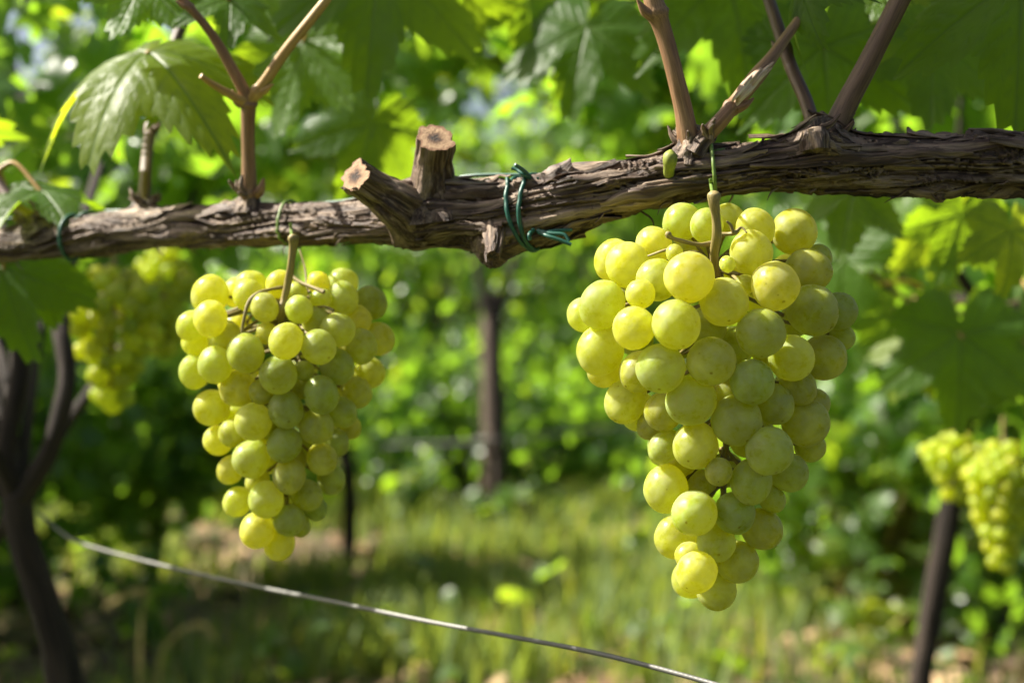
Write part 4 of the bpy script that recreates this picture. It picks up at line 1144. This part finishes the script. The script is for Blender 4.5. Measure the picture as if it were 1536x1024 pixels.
# trees closing the view
tl = ['tall tree behind the forked trunk and its leaves', 'tall leafy tree in the far gap above the smaller bunch', 'leafy tree straight above the wooden post', 'tall tree above the gap between stubs and the largest bunch',
      'broad tree behind the canes over the largest bunch', 'tall dark tree at the dark corner leaf']
tx = [(60, 15.5, .3), (400, 17.5, .35), (690, 19.0, .45), (930, 17.0, .4), (1210, 18.0, .4), (1490, 15.0, .3)]
for i_, (x, d, rr) in enumerate(tx):
    X, Y, Z = G(x, d); g = np.random.default_rng(500 + i_)
    Ht = g.uniform(2.6, 3.9)
    bl = [(X + g.uniform(-1.3, 1.3), Y + g.uniform(-1, 1), g.uniform(.6, Ht), g.uniform(.5, .9), g.uniform(.5, .9), g.uniform(.4, .7)) for _ in range(10)]
    vine(tl[i_], [(X, Y, Z), (X + .05, Y, .8), (X, Y, 1.3), (X + .1, Y, 1.8)], [.10, .09, .08, .06], bl, 2600, .13, 500 + i_, templates=SIMPLE_T, m=M_TREE, rnd=(rr, .25), spread=.16,
         name='tree', cat='tree', group='trees closing the view', per=12)

# wooden post with a vine stem tied to it
X, Y, Z = G(738, 6.5)
T = thing('wooden_post', 'upright weathered wooden post standing in the gap between the two sharp bunches', 'post', (X, Y, Z))
mb = MB(); tube(mb, [(X, Y, Z), (X + .01, Y, .35), (X, Y, .75), (X + .005, Y, 1.02)], [.060, .054, .049, .046], 24, 0, 40, True, .10, 9, 12)
build('post_shaft', mb, M_POST, T, (X, Y, Z))
mb = MB()
tube(mb, [(X - .02, Y - .05, .92), (X - .05, Y - .03, 1.05), (X - .08, Y, 1.25)], [.022, .02, .016], 10, 0, 16, True, .2, 4, 20)
tube(mb, [(X + .02, Y - .05, .90), (X + .07, Y - .03, 1.05), (X + .12, Y, 1.22)], [.022, .019, .015], 10, 0, 16, True, .2, 5, 20)
tube(mb, [(X + .02, Y - .075, Z), (X + .03, Y - .075, .2), (X + .01, Y - .07, .5), (X, Y - .06, .92)], [.03, .026, .024, .022], 12, 0, 30, True, .2, 6, 20)
build('tied_stem', mb, M_TRUNK, T, (X, Y, Z))
mb = MB(); a = np.linspace(0, 6.28, 30)
tube(mb, np.stack([X + .075 * np.cos(a), Y - .02 + .085 * np.sin(a), np.full(30, .36)], -1), np.full(30, .006), 6, 0, None, False)
build('wire_loop', mb, M_CABLE, T, (X, Y, .36))

# ================================================================== GROUND COVER
g = np.random.default_rng(600)
def grass(mb, n, xr, yr, hr, g, mask=None, lean=.5, w=.004):
    x = g.uniform(*xr, n); y = g.uniform(*yr, n)
    if mask is not None:
        k = mask(x, y); x, y = x[k], y[k]; n = len(x)
    cl = fbm(np.stack([x * 3, y * 3, 0 * x], -1), 8, 2)
    k = g.uniform(0, 1, n) < np.clip((cl - .30) * 4, .12, 1) * (1 - np.clip(bare(x, y) * 1.5 - .1, 0, .97)); x, y, cl = x[k], y[k], cl[k]; n = len(x)
    z = ground_z(x, y) - .005
    h = g.uniform(*hr, n) * (.5 + cl)
    a = g.uniform(0, 6.28, n); ln = g.uniform(.1, 1, n) * lean
    dx, dy = np.cos(a), np.sin(a); px_, py_ = -dy, dx
    ws = w * g.uniform(.6, 1.5, n) * (1 + y * .06)
    vs = []
    for u, wf in ((0, 1), (.45, .9), (.8, .55), (1, .0)):
        b = np.stack([x + dx * ln * h * u ** 2, y + dy * ln * h * u ** 2, z + h * (u - .35 * ln * u ** 2)], -1)
        off = np.stack([px_ * ws * wf, py_ * ws * wf, 0 * x], -1)
        if wf: vs += [b - off, b + off]
        else: vs += [b]
    v = np.stack(vs, 1); nv = v.shape[1]
    o = (np.arange(n) * nv)[:, None]
    q4 = np.vstack([o + np.array([[0, 1, 3, 2]]), o + np.array([[2, 3, 5, 4]])]); t3 = o + np.array([[4, 5, 6]])
    mb.add(v.reshape(-1, 3), [q4, t3], 0, rnd=np.repeat(g.uniform(0, 1, n) ** 1.7, nv)[:, None])
mb = MB()
grass(mb, 52000, (-2.6, 2.8), (2.9, 7.2), (.05, .17), g)
grass(mb, 16000, (-5, 5), (7.0, 13), (.08, .22), g, w=.005)
grass(mb, 5000, (-2.2, 2.2), (1.2, 2.9), (.05, .15), g)
tag(build('grass', mb, M_GRASS), 'rough green grass with dry blades in the gap between the vines', 'grass', kind='stuff')
# broad-leaved ground weeds
mb = MB(); n = 5200
x = g.uniform(-4.5, 4.5, n); y = g.uniform(3.0, 12.5, n)
cl = fbm(np.stack([x * 1.1, y * 1.1, 0 * x], -1), 44, 3); k = (cl > .50); x, y = x[k], y[k]; n = len(x)
z = ground_z(x, y) + g.uniform(.02, .24, n) * g.uniform(.3, 1, n)
scatter_leaves(mb, np.stack([x, y, z], -1), g.uniform(.03, .075, n), nrm(g.normal(size=(n, 3))) * .7 + np.array([0, -.2, .9]), g.normal(size=(n, 3)), SIMPLE_T + FAR_T, g, np.clip(g.normal(.55, .25, n), 0, 1))
tag(build('ground_weeds', mb, M_TREE), 'low broad leaved weeds under the vines', 'weeds', kind='stuff')
# dry leaf litter
mb = MB(); n = 5200
x = g.uniform(-3, 3.2, n); y = g.uniform(2.6, 8.5, n)
scatter_leaves(mb, np.stack([x, y, ground_z(x, y) + .006 + g.uniform(0, .015, n)], -1), g.uniform(.02, .055, n), g.normal(size=(n, 3)) * .35 + np.array([0, 0, 1.0]), g.normal(size=(n, 3)), FAR_T, g)
tag(build('leaf_litter', mb, M_LITTER), 'brown fallen leaves scattered on bare soil', 'litter', kind='stuff')

# single weeds one can point to
def weed(label, x, y, d, h, n, size, seed, rnd, name='weed', cat='weed', group=None):
    g = np.random.default_rng(seed); X, Y, Z = G(x, d); Z += .02
    T = thing(name, label, cat, (X, Y, Z), group)
    mb = MB(); pts = []; 
    for _ in range(max(3, n // 6)):
        e = np.array([X, Y, Z]) + np.array([g.normal() * h * .35, g.normal() * h * .25, h * g.uniform(.6, 1.05)])
        m_ = (np.array([X, Y, Z]) + e) / 2 + np.array([0, 0, h * .12])
        tube(mb, [(X, Y, Z), m_, e], [.003, .0022, .001], 6, 0, 12); pts.append(spline([(X, Y, Z), m_, e], 12)[4:])
    build('stem', mb, M_STALK if rnd > .8 else M_STEM, T, (X, Y, Z))
    A = np.vstack(pts); p = A[g.integers(0, len(A), n)] + g.normal(size=(n, 3)) * h * .07
    cb = MB(); scatter_leaves(cb, p, size * g.uniform(.6, 1.2, n), g.normal(size=(n, 3)) * .5 + np.array([0, -.3, .9]), g.normal(size=(n, 3)) + np.array([0, 0, -.2]), SIMPLE_T + FAR_T, g, np.clip(g.normal(rnd, .15, n), 0, 1))
    build('foliage', cb, M_TREE, T, (X, Y, Z))
weed('small pale leaved weed at the foot of the wooden post', 745, 800, 6.0, .22, 40, .06, 701, .6)
weed('leafy weed low in the grass below the smaller bunch', 490, 985, 3.5, .16, 46, .045, 702, .65)
weed('leafy bush under the shaded side of the largest bunch', 1300, 800, 4.0, .62, 420, .07, 703, .6)
weed('yellowing sprig beside the leaning trunk', 1292, 890, 3.6, .20, 30, .06, 704, .98)
weed('low weed at the foot of the dark forked trunk', 210, 960, 3.4, .26, 50, .05, 705, .5)
weed('pale weed growing between the cable and the post', 620, 760, 6.2, .30, 60, .07, 706, .55)
weed('green weed clump behind the tip of the largest bunch', 1010, 740, 6.6, .3, 70, .07, 707, .6)
def stalk(label, pts, r, seed):
    mb = MB(); g = np.random.default_rng(seed); w = [P(*p) for p in pts]
    tube(mb, w, np.linspace(r, r * .6, len(w)), 8, 0, 40)
    s_ = spline(w, 40)
    for k in range(26, 40):
        for _ in range(3):
            tube(mb, [s_[k], s_[k] + g.normal(size=3) * .006 + np.array([0, 0, -.008])], [.0012, .0004], 5)
    o = build('dry_stalk', mb, M_STALK, None, w[0]); tag(o, label, 'grass stalk', 'dry bent grass stalks')
stalk('dry grass stalk bowed over in a wide arc', [(236, 1180, 2.9), (240, 1000, 2.9), (258, 958, 2.9), (285, 938, 2.9), (308, 935, 2.9), (320, 950, 2.9)], .0022, 1)
stalk('dry grass stalk with a nodding tip by the forked trunk', [(208, 1200, 2.8), (210, 980, 2.8), (214, 910, 2.8), (222, 888, 2.8), (200, 885, 2.8), (160, 905, 2.8)], .0016, 2)
